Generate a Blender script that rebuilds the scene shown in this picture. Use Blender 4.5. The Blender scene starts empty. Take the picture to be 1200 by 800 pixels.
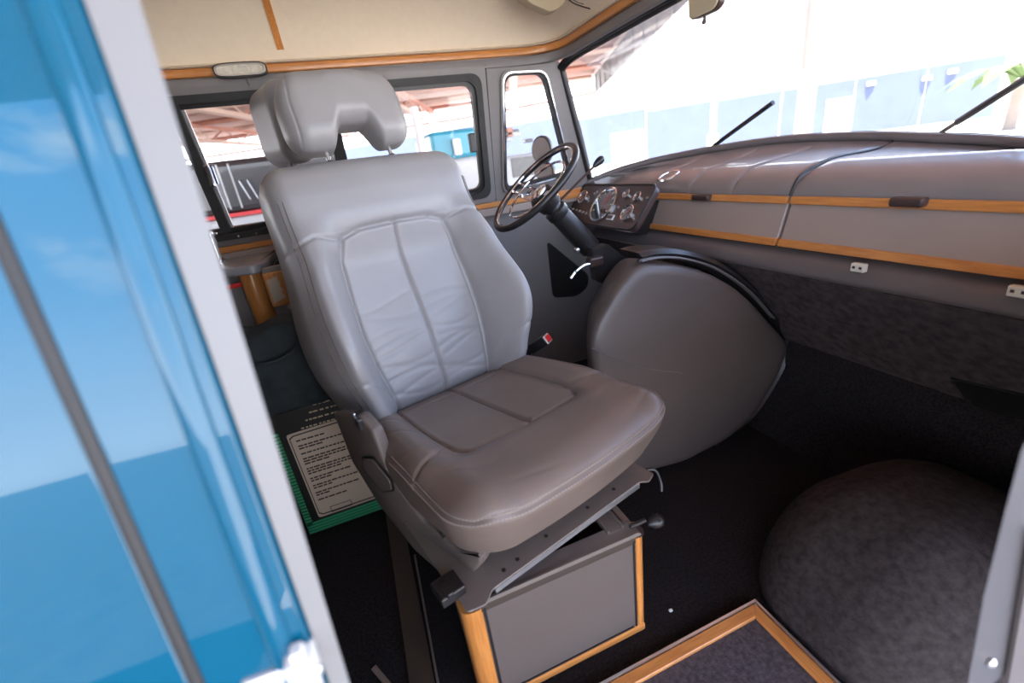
import bpy, bmesh, math, random
import numpy as np
from mathutils import Vector, Matrix

random.seed(7)
SC = bpy.context.scene
COL = SC.collection

# ------------------------------------------------------------------ camera
FPX, PITCH, ROLL, YAW, EYE = 516.0, 22.1, 8.0, 72.0, (0.0, 0.0, 1.1)


def _axes():
    p, r, y = (math.radians(a) for a in (PITCH, ROLL, YAW))
    fw = np.array([math.cos(y) * math.cos(p), math.sin(y) * math.cos(p), -math.sin(p)])
    rt = np.array([math.sin(y), -math.cos(y), 0.0])
    up = np.cross(rt, fw)
    return fw, rt * math.cos(r) - up * math.sin(r), up * math.cos(r) + rt * math.sin(r)


FW, RT, UP = _axes()
cam_d = bpy.data.cameras.new('camera')
cam = bpy.data.objects.new('camera', cam_d)
COL.objects.link(cam)
cam_d.sensor_width = 36.0
cam_d.lens = 36.0 * FPX / 1200.0
cam_d.clip_start = 0.02
cam_d.clip_end = 500
m = Matrix.Identity(4)
for i in range(3):
    m[i][0], m[i][1], m[i][2], m[i][3] = RT[i], UP[i], -FW[i], EYE[i]
cam.matrix_world = m
cam_d.dof.use_dof = True
cam_d.dof.focus_distance = 1.3
cam_d.dof.aperture_fstop = 2.2
SC.camera = cam

# ------------------------------------------------------------------ world, sun, exposure
SC.view_settings.view_transform = 'Standard'
SC.view_settings.look = 'None'
SC.view_settings.gamma = 1.0
SC.view_settings.exposure = 2.65
SC.view_settings.use_curve_mapping = False

world = bpy.data.worlds.new('sky')
SC.world = world
world.use_nodes = True
wn, wl = world.node_tree.nodes, world.node_tree.links
wn.clear()
w_out = wn.new('ShaderNodeOutputWorld')
w_bg = wn.new('ShaderNodeBackground')
w_tc = wn.new('ShaderNodeTexCoord')
w_sep = wn.new('ShaderNodeSeparateXYZ')
w_ramp = wn.new('ShaderNodeValToRGB')
w_noise = wn.new('ShaderNodeTexNoise')
w_map = wn.new('ShaderNodeMapping')
w_cr = wn.new('ShaderNodeValToRGB')
w_mix = wn.new('ShaderNodeMix')
w_mix.data_type = 'RGBA'
wl.new(w_tc.outputs['Generated'], w_sep.inputs[0])
wl.new(w_sep.outputs['Z'], w_ramp.inputs[0])
w_ramp.color_ramp.elements[0].position = 0.0
w_ramp.color_ramp.elements[0].color = (1.15, 1.18, 1.24, 1)
w_ramp.color_ramp.elements[1].position = 0.6
w_ramp.color_ramp.elements[1].color = (0.26, 0.42, 0.78, 1)
e = w_ramp.color_ramp.elements.new(0.25)
e.color = (0.55, 0.70, 1.0, 1)
w_map.inputs['Scale'].default_value = (1.0, 1.0, 2.6)
wl.new(w_tc.outputs['Generated'], w_map.inputs[0])
w_noise.inputs['Scale'].default_value = 3.2
w_noise.inputs['Detail'].default_value = 7
w_noise.inputs['Roughness'].default_value = 0.55
wl.new(w_map.outputs[0], w_noise.inputs['Vector'])
w_cr.color_ramp.elements[0].position = 0.54
w_cr.color_ramp.elements[1].position = 0.66
wl.new(w_noise.outputs['Fac'], w_cr.inputs[0])
wl.new(w_cr.outputs[0], w_mix.inputs['Factor'])
wl.new(w_ramp.outputs[0], w_mix.inputs['A'])
w_mix.inputs['B'].default_value = (1.1, 1.1, 1.1, 1)
wl.new(w_mix.outputs['Result'], w_bg.inputs[0])
w_bg.inputs[1].default_value = 1.0
wl.new(w_bg.outputs[0], w_out.inputs[0])

sun_d = bpy.data.lights.new('sun', 'SUN')
sun_d.energy = 4.6
sun_d.angle = 0.0093
sun_d.color = (1.0, 0.95, 0.88)
sun = bpy.data.objects.new('sun', sun_d)
COL.objects.link(sun)
sun.rotation_euler = Vector((-0.2, -0.35, 0.9)).to_track_quat('Z', 'Y').to_euler()


# ------------------------------------------------------------------ measuring helpers (real planes in the vehicle)
E0 = np.array(EYE)


def ray(px, py):
    d = FW * FPX + RT * (px - 600) + UP * (400 - py)
    return d / np.linalg.norm(d)


def on(px, py, ax, val):
    d = ray(px, py)
    return E0 + d * (val - E0[ax]) / d[ax]


def onp(px, py, p0, n):
    d = ray(px, py)
    return E0 + d * (((np.array(p0) - E0) @ n) / (d @ n))


# ------------------------------------------------------------------ materials
def mat(name, col, rough=0.6, metal=0.0, spec=0.5, noise=0.0, nscale=20, bump=0.0, bscale=200, col2=None, coat=0.0, stretch=None, detail=3):
    m = bpy.data.materials.new(name)
    m.use_nodes = True
    nt = m.node_tree
    b = nt.nodes['Principled BSDF']
    b.inputs['Base Color'].default_value = (*col, 1)
    b.inputs['Roughness'].default_value = rough
    b.inputs['Metallic'].default_value = metal
    b.inputs['Specular IOR Level'].default_value = spec
    if coat:
        b.inputs['Coat Weight'].default_value = coat
        b.inputs['Coat Roughness'].default_value = 0.03
    tc = nt.nodes.new('ShaderNodeTexCoord')
    src = tc.outputs['Object']
    if stretch:
        mp = nt.nodes.new('ShaderNodeMapping')
        mp.inputs['Scale'].default_value = stretch
        nt.links.new(src, mp.inputs[0])
        src = mp.outputs[0]
    if noise or col2:
        n = nt.nodes.new('ShaderNodeTexNoise')
        n.inputs['Scale'].default_value = nscale
        n.inputs['Detail'].default_value = detail
        nt.links.new(src, n.inputs['Vector'])
        r = nt.nodes.new('ShaderNodeValToRGB')
        c2 = col2 or tuple(min(1, c * (1 + noise)) for c in col)
        c1 = col if col2 else tuple(c * (1 - noise) for c in col)
        r.color_ramp.elements[0].color = (*c1, 1)
        r.color_ramp.elements[1].color = (*c2, 1)
        r.color_ramp.elements[0].position = 0.3
        r.color_ramp.elements[1].position = 0.7
        nt.links.new(n.outputs['Fac'], r.inputs[0])
        nt.links.new(r.outputs[0], b.inputs['Base Color'])
    if bump:
        n2 = nt.nodes.new('ShaderNodeTexNoise')
        n2.inputs['Scale'].default_value = bscale
        n2.inputs['Detail'].default_value = 3
        nt.links.new(src, n2.inputs['Vector'])
        bp = nt.nodes.new('ShaderNodeBump')
        bp.inputs['Strength'].default_value = bump
        bp.inputs['Distance'].default_value = 0.002
        nt.links.new(n2.outputs['Fac'], bp.inputs['Height'])
        nt.links.new(bp.outputs[0], b.inputs['Normal'])
    return m


def glass_mat(name, tint=(1, 1, 1), refl=0.08):
    m = bpy.data.materials.new(name)
    m.use_nodes = True
    nt = m.node_tree
    nt.nodes.clear()
    o = nt.nodes.new('ShaderNodeOutputMaterial')
    t = nt.nodes.new('ShaderNodeBsdfTransparent')
    t.inputs[0].default_value = (*tint, 1)
    g = nt.nodes.new('ShaderNodeBsdfGlossy')
    g.inputs['Roughness'].default_value = 0.02
    mx = nt.nodes.new('ShaderNodeMixShader')
    lw = nt.nodes.new('ShaderNodeLayerWeight')
    lw.inputs[0].default_value = 0.15
    mt = nt.nodes.new('ShaderNodeMath')
    mt.operation = 'MULTIPLY_ADD'
    mt.inputs[1].default_value = 0.4
    mt.inputs[2].default_value = refl * 0.4
    nt.links.new(lw.outputs['Fresnel'], mt.inputs[0])
    nt.links.new(mt.outputs[0], mx.inputs[0])
    nt.links.new(t.outputs[0], mx.inputs[1])
    nt.links.new(g.outputs[0], mx.inputs[2])
    nt.links.new(mx.outputs[0], o.inputs[0])
    return m


M = {
    'leather': mat('grey_leather', (0.29, 0.275, 0.275), 0.38, noise=0.05, nscale=9, bump=0.07, bscale=420),
    'leather_cushion': mat('shaded_grey_leather', (0.178, 0.135, 0.112), 0.36, noise=0.09, nscale=8, bump=0.07, bscale=420),  # same leather as the backrest, its dimmer, warmer light painted into the colour
    'shell': mat('seat_plastic', (0.13, 0.103, 0.09), 0.45, noise=0.05, bump=0.05, bscale=500),
    'thread': mat('thread', (0.32, 0.27, 0.245), 0.8),
    'steel': mat('painted_steel', (0.21, 0.175, 0.152), 0.42, 0.3, noise=0.06, nscale=30),
    'bright': mat('bright_edge', (0.75, 0.75, 0.76), 0.28, 0.9),
    'chrome': mat('chrome', (0.85, 0.85, 0.86), 0.08, 1.0),
    'black': mat('black_plastic', (0.018, 0.016, 0.016), 0.35, noise=0.1),
    'rubber': mat('black_rubber', (0.02, 0.019, 0.019), 0.55, noise=0.1),
    'wood': mat('varnished_oak', (0.50, 0.18, 0.042), 0.32, col2=(0.65, 0.27, 0.072), nscale=14, stretch=(1, 12, 12), bump=0.05, bscale=30, coat=0.3),
    'wood_y': mat('varnished_oak_across', (0.50, 0.18, 0.042), 0.32, col2=(0.65, 0.27, 0.072), nscale=14, stretch=(12, 1, 12), bump=0.05, bscale=30, coat=0.3),
    'wood_z': mat('varnished_oak_upright', (0.46, 0.165, 0.038), 0.32, col2=(0.60, 0.25, 0.066), nscale=14, stretch=(12, 12, 1), bump=0.05, bscale=30, coat=0.3),
    'vinyl': mat('grey_vinyl', (0.100, 0.080, 0.073), 0.42, noise=0.05, nscale=6, bump=0.06, bscale=500),
    'dash': mat('dash_vinyl', (0.13, 0.112, 0.11), 0.36, noise=0.06, nscale=6, bump=0.08, bscale=260),
    'dashtop': mat('dash_top_vinyl_glare', (0.20, 0.175, 0.17), 0.40, spec=1.0, coat=0.35, noise=0.08, nscale=7, bump=0.07, bscale=180),  # base lightened from the dash vinyl to paint in some windscreen glare
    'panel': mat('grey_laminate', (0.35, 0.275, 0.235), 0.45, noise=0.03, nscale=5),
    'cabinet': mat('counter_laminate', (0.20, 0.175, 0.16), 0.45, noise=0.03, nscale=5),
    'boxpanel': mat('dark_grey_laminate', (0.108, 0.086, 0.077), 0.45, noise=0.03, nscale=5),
    'post': mat('dark_grey_post', (0.045, 0.04, 0.041), 0.35, noise=0.04),
    'wall': mat('grey_wall_panel', (0.20, 0.182, 0.178), 0.5, noise=0.04, nscale=5),
    'frame': mat('grey_painted_frame', (0.20, 0.182, 0.178), 0.4, noise=0.03),
    'carpet': mat('charcoal_carpet', (0.020, 0.017, 0.0175), 0.95, spec=0.1, noise=0.45, nscale=160, bump=1.0, bscale=500),
    'carpet_l': mat('worn_charcoal_carpet', (0.042, 0.034, 0.033), 0.95, spec=0.1, noise=0.35, nscale=60, bump=1.0, bscale=450),
    'carpet_h': mat('hatch_carpet', (0.085, 0.07, 0.076), 0.95, spec=0.1, noise=0.35, nscale=90, bump=1.0, bscale=450),
    'carpet_w': mat('brushed_carpet', (0.072, 0.057, 0.056), 0.95, spec=0.1, noise=0.35, nscale=38, bump=0.8, bscale=300, detail=8),
    'cream': mat('cream_headliner', (0.80, 0.67, 0.51), 0.7, noise=0.02, nscale=40),
    'beige': mat('beige_plastic_and_reflection', (0.50, 0.41, 0.27), 0.5),
    'white': mat('white_plastic', (0.80, 0.78, 0.74), 0.45),
    'ivory': mat('ivory_plastic', (0.72, 0.68, 0.56), 0.4),
    'brown': mat('dark_brown_plastic', (0.06, 0.035, 0.03), 0.3),
    'brownflat': mat('brown_trim', (0.05, 0.036, 0.027), 0.5),
    'teal_cloth': mat('dark_teal_cloth', (0.014, 0.020, 0.022), 0.9, noise=0.3, nscale=25, bump=0.6, bscale=300),
    'print_bg': mat('print_cream', (0.42, 0.33, 0.25), 0.5),
    'print_black': mat('print_black', (0.012, 0.011, 0.010), 0.4),
    'print_ink': mat('print_ink', (0.03, 0.02, 0.018), 0.6),
    'print_green': mat('print_green', (0.025, 0.24, 0.10), 0.5),
    'print_gold': mat('print_gold', (0.42, 0.33, 0.2), 0.5),
    'red': mat('red_button', (0.75, 0.03, 0.03), 0.35),
    'blue': mat('blue_paint', (0.0, 0.085, 0.155), 0.35, spec=0.05, coat=1.0, noise=0.02),
    'edge': mat('pale_grey_paint', (0.205, 0.2, 0.195), 0.45),
    'lockwhite': mat('white_metal', (0.8, 0.79, 0.76), 0.3, 0.2),
    'gauge': mat('gauge_face', (0.03, 0.028, 0.03), 0.08, coat=1.0),
    'lens': mat('lamp_lens', (0.62, 0.57, 0.47), 0.3, noise=0.15, nscale=120),
    'marble': mat('grey_counter', (0.33, 0.33, 0.35), 0.12, noise=0.1, nscale=12),
    'glass': glass_mat('clear_glass'),
    # outdoors
    'concrete': mat('pale_concrete', (0.62, 0.57, 0.50), 0.9, noise=0.08, nscale=0.7),
    'refl_ground': mat('dark_reflection_ground', (0.10, 0.098, 0.095), 0.9, noise=0.2, nscale=3),
    'truss': mat('red_oxide_steel', (0.50, 0.23, 0.17), 0.7, noise=0.15, nscale=2),
    'truss_lit': mat('lit_red_oxide_steel', (0.66, 0.48, 0.40), 0.7),  # lit copy of the red steel, brightness on the beams put into the colour
    'sheet': mat('roof_sheet', (0.33, 0.18, 0.145), 0.8, noise=0.15, nscale=1.5, stretch=(6, 1, 1)),
    'fascia': mat('grey_fascia', (0.36, 0.37, 0.36), 0.7, noise=0.06, nscale=3),
    'hangblue': mat('blue_hangar_panel', (0.072, 0.092, 0.155), 0.6, noise=0.06, nscale=0.8),
    'hangwhite': mat('white_hangar_wall', (0.80, 0.80, 0.79), 0.7, noise=0.03, nscale=0.5),
    'pole': mat('pale_pole', (0.27, 0.215, 0.18), 0.7, noise=0.05, nscale=2),
    'vanblack': mat('dark_vehicle', (0.035, 0.033, 0.035), 0.25, coat=0.5),
    'vanwhite': mat('white_vehicle', (0.45, 0.46, 0.46), 0.35, coat=0.3),
    'vanred': mat('red_stripe', (0.6, 0.04, 0.04), 0.4),
    'teal': mat('teal_vehicle', (0.03, 0.30, 0.42), 0.35, coat=0.4),
    'amber': mat('amber_lens', (0.8, 0.25, 0.05), 0.3),
    'palm': mat('palm_leaf', (0.10, 0.16, 0.05), 0.7),
}


# ------------------------------------------------------------------ object helpers
def empty(name, loc, label, cat, group=None):
    o = bpy.data.objects.new(name, None)
    o.empty_display_size = 0.05
    o.location = loc
    COL.objects.link(o)
    o['label'] = label
    o['category'] = cat
    if group:
        o['group'] = group
    return o


def origin_of(o):
    p = Vector((0, 0, 0))
    while o is not None:
        p = p + o.location
        o = o.parent
    return p


def mesh_obj(name, verts, faces, material, parent=None, smooth=False, sharp=None):
    """verts in world space; the object's origin is its parent's origin"""
    off = origin_of(parent) if parent else Vector((0, 0, 0))
    me = bpy.data.meshes.new(name)
    V = np.array(verts, float) - np.array(off)
    me.from_pydata(V.tolist(), [], [list(f) for f in faces])
    me.update()
    bm = bmesh.new()
    bm.from_mesh(me)
    bmesh.ops.recalc_face_normals(bm, faces=bm.faces)
    bm.to_mesh(me)
    bm.free()
    me.materials.append(material)
    if smooth:
        me.polygons.foreach_set('use_smooth', [True] * len(me.polygons))
        if sharp:
            me.set_sharp_from_angle(angle=math.radians(sharp))
        wn_ = len(me.polygons) < 500
    o = bpy.data.objects.new(name, me)
    COL.objects.link(o)
    if smooth and sharp and wn_:
        md = o.modifiers.new('normals', 'WEIGHTED_NORMAL')
        md.keep_sharp = True
    if parent:
        o.parent = parent
    return o


def tag(o, label, cat, group=None):
    o['label'] = label
    o['category'] = cat
    if group:
        o['group'] = group
    return o


def structure(o, label=None):
    o['kind'] = 'structure'
    if label:
        o['label'] = label
    return o


def geo_join(parts):
    V, F = [], []
    for v, f in parts:
        k = len(V)
        V += [tuple(p) for p in v]
        F += [[i + k for i in q] for q in f]
    return V, F


def g_box(c, s, R=None, bev=0.0, seg=2):
    bm = bmesh.new()
    bmesh.ops.create_cube(bm, size=1.0)
    for v in bm.verts:
        v.co = Vector((v.co.x * s[0], v.co.y * s[1], v.co.z * s[2]))
    if bev:
        bmesh.ops.bevel(bm, geom=list(bm.edges), offset=bev, segments=seg, affect='EDGES', profile=0.5)
    bm.verts.index_update()
    V = []
    for v in bm.verts:
        p = np.array(v.co)
        if R is not None:
            p = np.array(R[0]) * p[0] + np.array(R[1]) * p[1] + np.array(R[2]) * p[2]
        V.append(tuple(p + np.array(c)))
    F = [[v.index for v in f.verts] for f in bm.faces]
    bm.free()
    return V, F


def frame_of(d):
    d = np.array(d, float)
    d /= np.linalg.norm(d)
    a = np.array([0, 0, 1.0]) if abs(d[2]) < 0.9 else np.array([1.0, 0, 0])
    x = np.cross(a, d)
    x /= np.linalg.norm(x)
    return x, np.cross(d, x), d


def catmull(P, n=8, closed=False):
    P = [np.array(p, float) for p in P]
    out = []
    N = len(P)
    for i in range(N if closed else N - 1):
        if closed:
            a, b, c, d = P[i - 1], P[i], P[(i + 1) % N], P[(i + 2) % N]
        else:
            a, b, c, d = P[max(i - 1, 0)], P[i], P[i + 1], P[min(i + 2, N - 1)]
        for k in range(n):
            t = k / n
            out.append(0.5 * (2 * b + (c - a) * t + (2 * a - 5 * b + 4 * c - d) * t * t + (3 * b - a - 3 * c + d) * t ** 3))
    if not closed:
        out.append(P[-1])
    return out


def g_tube(P, r, sides=10, closed=False, flat=None):
    """r scalar or list; parallel transport"""
    P = [np.array(p, float) for p in P]
    N = len(P)
    rs = r if hasattr(r, '__len__') else [r] * N
    V, F = [], []
    x = None
    for i in range(N):
        if closed:
            d = P[(i + 1) % N] - P[i - 1]
        else:
            d = P[min(i + 1, N - 1)] - P[max(i - 1, 0)]
        d = d / np.linalg.norm(d)
        if x is None:
            x, y, _ = frame_of(d)
        x = x - d * (x @ d)
        x /= np.linalg.norm(x)
        y = np.cross(d, x)
        for k in range(sides):
            a = 2 * math.pi * k / sides
            V.append(P[i] + rs[i] * (x * math.cos(a) + y * math.sin(a)))
    for i in range(N if closed else N - 1):
        j = (i + 1) % N
        for k in range(sides):
            l = (k + 1) % sides
            F.append([i * sides + k, i * sides + l, j * sides + l, j * sides + k])
    if not closed:
        F.append(list(range(sides))[::-1])
        F.append([(N - 1) * sides + k for k in range(sides)])
    return V, F


def g_lathe(c, axis, prof, sides=32):
    """prof list of (r, h) along axis"""
    x, y, d = frame_of(axis)
    c = np.array(c, float)
    V, F = [], []
    for r, h in prof:
        for k in range(sides):
            a = 2 * math.pi * k / sides
            V.append(c + d * h + max(r, 1e-5) * (x * math.cos(a) + y * math.sin(a)))
    for i in range(len(prof) - 1):
        for k in range(sides):
            l = (k + 1) % sides
            F.append([i * sides + k, i * sides + l, (i + 1) * sides + l, (i + 1) * sides + k])
    F.append(list(range(sides))[::-1])
    F.append([(len(prof) - 1) * sides + k for k in range(sides)])
    return V, F


def g_prism(poly, d):
    """solid from a planar polygon (world points) extruded by vector d"""
    P = [np.array(p, float) for p in poly]
    d = np.array(d, float)
    n = len(P)
    V = P + [p + d for p in P]
    F = [list(range(n))[::-1], [n + i for i in range(n)]]
    for i in range(n):
        j = (i + 1) % n
        F.append([i, j, n + j, n + i])
    return V, F


def g_prism_bev(poly, d, bev, seg=2):
    V, F = g_prism(poly, d)
    bm = bmesh.new()
    vs = [bm.verts.new(Vector(v)) for v in V]
    for f in F:
        bm.faces.new([vs[i] for i in f])
    bmesh.ops.recalc_face_normals(bm, faces=bm.faces)
    bmesh.ops.bevel(bm, geom=list(bm.edges), offset=bev, segments=seg, affect='EDGES', profile=0.5)
    bm.verts.index_update()
    out = [tuple(v.co) for v in bm.verts], [[v.index for v in f.verts] for f in bm.faces]
    bm.free()
    return out


def round_poly(P, r, n=6):
    """round the corners of a planar polygon"""
    P = [np.array(p, float) for p in P]
    out = []
    N = len(P)
    rs = r if hasattr(r, '__len__') else [r] * N
    for i in range(N):
        a, b, c = P[i - 1], P[i], P[(i + 1) % N]
        u = (a - b) / np.linalg.norm(a - b)
        v = (c - b) / np.linalg.norm(c - b)
        q = min(rs[i], 0.45 * np.linalg.norm(a - b), 0.45 * np.linalg.norm(c - b))
        p0, p1 = b + u * q, b + v * q
        for k in range(n + 1):
            t = k / n
            out.append((1 - t) ** 2 * p0 + 2 * t * (1 - t) * b + t * t * p1)
    return out


def g_ring(outer, inner, d):
    """solid ring between two loops with equal count, thickness vector d"""
    n = len(outer)
    d = np.array(d, float)
    V = [np.array(p) for p in outer] + [np.array(p) for p in inner]
    V = V + [p + d for p in V]
    F = []
    for i in range(n):
        j = (i + 1) % n
        F += [[i, j, n + j, n + i], [2 * n + i, 3 * n + i, 3 * n + j, 2 * n + j],
              [i, 2 * n + i, 2 * n + j, j], [n + i, n + j, 3 * n + j, 3 * n + i]]
    return V, F


def g_loft(rows, closed_u=False, caps=False):
    R = len(rows)
    n = len(rows[0])
    V = [p for r in rows for p in r]
    F = []
    for i in range(R - 1):
        for k in range(n if closed_u else n - 1):
            l = (k + 1) % n
            F.append([i * n + k, i * n + l, (i + 1) * n + l, (i + 1) * n + k])
    if caps and closed_u:
        F.append(list(range(n))[::-1])
        F.append([(R - 1) * n + k for k in range(n)])
    return V, F


def thicken(geo, d):
    """give a sheet a back side offset by vector d (sheet grid from g_loft, open)"""
    V, F = geo
    n = len(V)
    d = np.array(d, float)
    V2 = [np.array(v) for v in V] + [np.array(v) + d for v in V]
    F2 = list(F) + [[i + n for i in f[::-1]] for f in F]
    from collections import Counter
    cnt = Counter()
    for f in F:
        for i in range(len(f)):
            cnt[tuple(sorted((f[i], f[(i + 1) % len(f)])))] += 1
    for f in F:
        for i in range(len(f)):
            a, b = f[i], f[(i + 1) % len(f)]
            if cnt[tuple(sorted((a, b)))] == 1:
                F2.append([a, b, b + n, a + n])
    return V2, F2


def add(name, geo, material, parent=None, smooth=False, sharp=40):
    return mesh_obj(name, geo[0], geo[1], M[material] if isinstance(material, str) else material, parent, smooth, sharp if smooth else None)


def sstep(x, a, b):
    t = np.clip((x - a) / (b - a), 0, 1)
    return t * t * (3 - 2 * t)


RB_ORIG = []


def rbox(half, r, counts):
    """dense rounded box surface, returns (V Nx3, F)"""
    hx, hy, hz = half
    nx, ny, nz = counts
    pts, idx, F = [], {}, []

    def vid(i, j, k):
        key = (i, j, k)
        if key not in idx:
            idx[key] = len(pts)
            pts.append((-hx + 2 * hx * i / nx, -hy + 2 * hy * j / ny, -hz + 2 * hz * k / nz))
        return idx[key]
    for i in range(nx):
        for j in range(ny):
            for k in (0, nz):
                F.append([vid(i, j, k), vid(i + 1, j, k), vid(i + 1, j + 1, k), vid(i, j + 1, k)])
    for i in range(nx):
        for k in range(nz):
            for j in (0, ny):
                F.append([vid(i, j, k), vid(i + 1, j, k), vid(i + 1, j, k + 1), vid(i, j, k + 1)])
    for j in range(ny):
        for k in range(nz):
            for i in (0, nx):
                F.append([vid(i, j, k), vid(i, j + 1, k), vid(i, j + 1, k + 1), vid(i, j, k + 1)])
    V = np.array(pts)
    H = np.array(half)
    r = np.minimum(np.array(r, float) * np.ones(3), H * 0.999)
    RB_ORIG.clear()
    RB_ORIG.append(V.copy())
    q = np.clip(V, -(H - r), H - r)
    d = (V - q) / r
    L = np.linalg.norm(d, axis=1)
    mx = np.abs(d).max(axis=1)
    L[L == 0] = 1
    d = d / L[:, None] * np.maximum(mx, 0)[:, None]
    return q + d * r, F


def seg_dist(x, y, pts):
    """distance of 2D points to a polyline"""
    best = np.full(x.shape, 1e9)
    for (ax, ay), (bx, by) in zip(pts[:-1], pts[1:]):
        dx, dy = bx - ax, by - ay
        t = np.clip(((x - ax) * dx + (y - ay) * dy) / (dx * dx + dy * dy + 1e-12), 0, 1)
        best = np.minimum(best, np.hypot(x - ax - t * dx, y - ay - t * dy))
    return best


def split_regions(V, F, cls, specs, parent):
    """one mesh per face class; specs = {class: (name, material)}; returns dict"""
    V = np.array(V)
    fc = np.array([cls[f].max() if False else np.bincount(cls[f]).argmax() for f in F])
    out = {}
    for c, (name, material) in specs.items():
        fs = [F[i] for i in np.nonzero(fc == c)[0]]
        used = sorted({i for f in fs for i in f})
        mp = {u: k for k, u in enumerate(used)}
        out[c] = (name, material, V[used], [[mp[i] for i in f] for f in fs])
    return out

# ================================================================== SETTING: the vehicle's cab
WN = np.array([0, 1, 0.17])
WP = np.array([0, 2.05, 0.95])
WOUT = np.array([0, 0.03, 0.005])


def W(px, py):
    return onp(px, py, WP, WN)


def wp(x, z, off=0.0):
    """point on the slanted upper left wall; off is towards the cab"""
    return np.array([x, 2.05 - 0.17 * (z - 0.95) - off, z])


# floor
fl = structure(add('floor', g_box((-0.5, 1.185, -0.03), (4.0, 1.83, 0.06)), 'carpet'), 'charcoal carpeted cab floor')
add('floor_strip', g_prism([on(452, 600, 2, 0.001), on(470, 598, 2, 0.001), on(512, 812, 2, 0.001), on(482, 812, 2, 0.001)], (0, 0, 0.008)), 'brownflat', fl)
add('floor_rail', g_tube([on(486, 650, 2, 0.006), on(516, 815, 2, 0.006)], 0.003, 8), 'steel', fl)

# rear bulkhead and right side
structure(add('wall_back', g_box((-2.45, 1.15, 0.8), (0.05, 2.0, 1.9)), 'wall'), 'grey rear bulkhead')
structure(add('wall_right', g_prism([(-2.43, .36 + .2 * (-.05 - 1.1) + .05, -.05), (-.16, .36 + .2 * (-.05 - 1.1) + .05, -.05), (-.16, .51, 1.6), (-2.43, .51, 1.6)], (0, .03, 0)), 'wall'), 'grey right side wall behind the door opening')

# left wall: lower panel, then rings and strips around the windows
lw = structure(add('wall_left', g_box((-0.62, 2.065, 0.47), (3.7, 0.03, 0.96)), 'wall'), 'grey left side wall below the windows')
zt, zb = 1.50, 0.94
W1o = [wp(-1.5, zb), wp(0.682, zb), wp(0.682, 1.468), wp(-1.5, 1.468)]
add('upper_band', g_prism([wp(-2.4, 1.468), wp(1.02, 1.468), wp(1.02, 1.515), wp(-2.4, 1.515)], WOUT), 'frame', lw)
add('rear_panel', g_prism([wp(-2.4, zb), wp(-1.5, zb), wp(-1.5, 1.47), wp(-2.4, 1.47)], WOUT), 'wall', lw)


def samp(loop, n):
    """resample a closed loop by arc length"""
    P = [np.array(p, float) for p in loop]
    L = [0]
    for i in range(len(P)):
        L.append(L[-1] + np.linalg.norm(P[(i + 1) % len(P)] - P[i]))
    out = []
    for k in range(n):
        s = L[-1] * k / n
        i = max(j for j in range(len(P)) if L[j] <= s + 1e-12)
        t = (s - L[i]) / max(1e-9, L[i + 1] - L[i])
        out.append(P[i] * (1 - t) + P[(i + 1) % len(P)] * t)
    return out


def quad_round(Q, r, n=8):
    return round_poly(Q, r, n)


def inset_quad(Q, d):
    """shrink a planar quad towards its inside by d"""
    Q = [np.array(q, float) for q in Q]
    nrm = np.cross(Q[1] - Q[0], Q[2] - Q[1])
    nrm /= np.linalg.norm(nrm)
    out = []
    for i in range(4):
        a, b, c = Q[i - 1], Q[i], Q[(i + 1) % 4]
        e1 = (b - a) / np.linalg.norm(b - a)
        e2 = (c - b) / np.linalg.norm(c - b)
        n1, n2 = np.cross(nrm, e1), np.cross(nrm, e2)
        k = d / (1 + n1 @ n2)
        out.append(b + (n1 + n2) * k)
    return out


IN = np.array([0, -1, -0.17]) / math.hypot(1, 0.17)


def window(Qwall, label, name, widths, radii, mats, rises, glassoff=0.01):
    """nested rounded rings from the wall opening to the pane"""
    root = None
    d = 0.0
    objs = []
    for i, (w, mt, rise) in enumerate(zip(widths, mats, rises)):
        o = quad_round(inset_quad(Qwall, d), radii[i])
        q = quad_round(inset_quad(Qwall, d + w), radii[i + 1])
        o = [p + IN * rise for p in o]
        q = [p + IN * rise for p in q]
        objs.append((g_ring(o, q, -IN * (rise + 0.02)), mt))
        d += w
    root = structure(add(name, objs[0][0], objs[0][1], None, True, 30), label)
    for (g, mt), nm in zip(objs[1:], ['window_frame', 'window_seal', 'window_lip']):
        add(nm, g, mt, root, True, 30)
    pane = quad_round(inset_quad(Qwall, d - 0.004), radii[-1])
    add('pane', g_prism([p - IN * glassoff for p in pane], -IN * 0.004), 'glass', root)
    return root


win1 = window(W1o, 'black framed sliding side window behind the seats', 'window_1', [0.022, 0.026, 0.016], [0.02, 0.05, 0.05, 0.04], ['frame', 'rubber', 'black'], [0.012, 0.02, 0.006])
xa, xb = W(207, 127)[0], W(270, 278)[0]
add('mullion', g_prism([wp(xa - .025, 1.42, .012), wp(xa + .010, 1.42, .012), wp(xb + .015, .955, .012), wp(xb - .02, .955, .012)], WOUT), 'rubber', win1)
add('glass_edge', g_prism([wp(xa + .013, 1.42, .004), wp(xa + .021, 1.42, .004), wp(xb + .026, .955, .004), wp(xb + .018, .955, .004)], WOUT * .4), 'bright', win1)
lc = W(247, 205)
add('window_latch', geo_join([g_box(lc + IN * .022, (.018, .022, .075), bev=.004), g_box(lc + IN * .02 + np.array([.016, 0, 0]), (.006, .018, .06))]), 'chrome', win1)
add('mullion', g_prism([wp(.03, 1.42, .012), wp(.075, 1.42, .012), wp(.075, .955, .012), wp(.03, .955, .012)], WOUT), 'rubber', win1)
lc = W(552, 167)
add('window_latch', g_box(lc + IN * .02, (.026, .03, .075), bev=.004), 'black', win1)
add('lower_track', g_prism([wp(-1.45, .985, .016), wp(.62, .985, .016), wp(.62, .962, .016), wp(-1.45, .962, .016)], WOUT * .6), 'black', win1)
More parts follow.
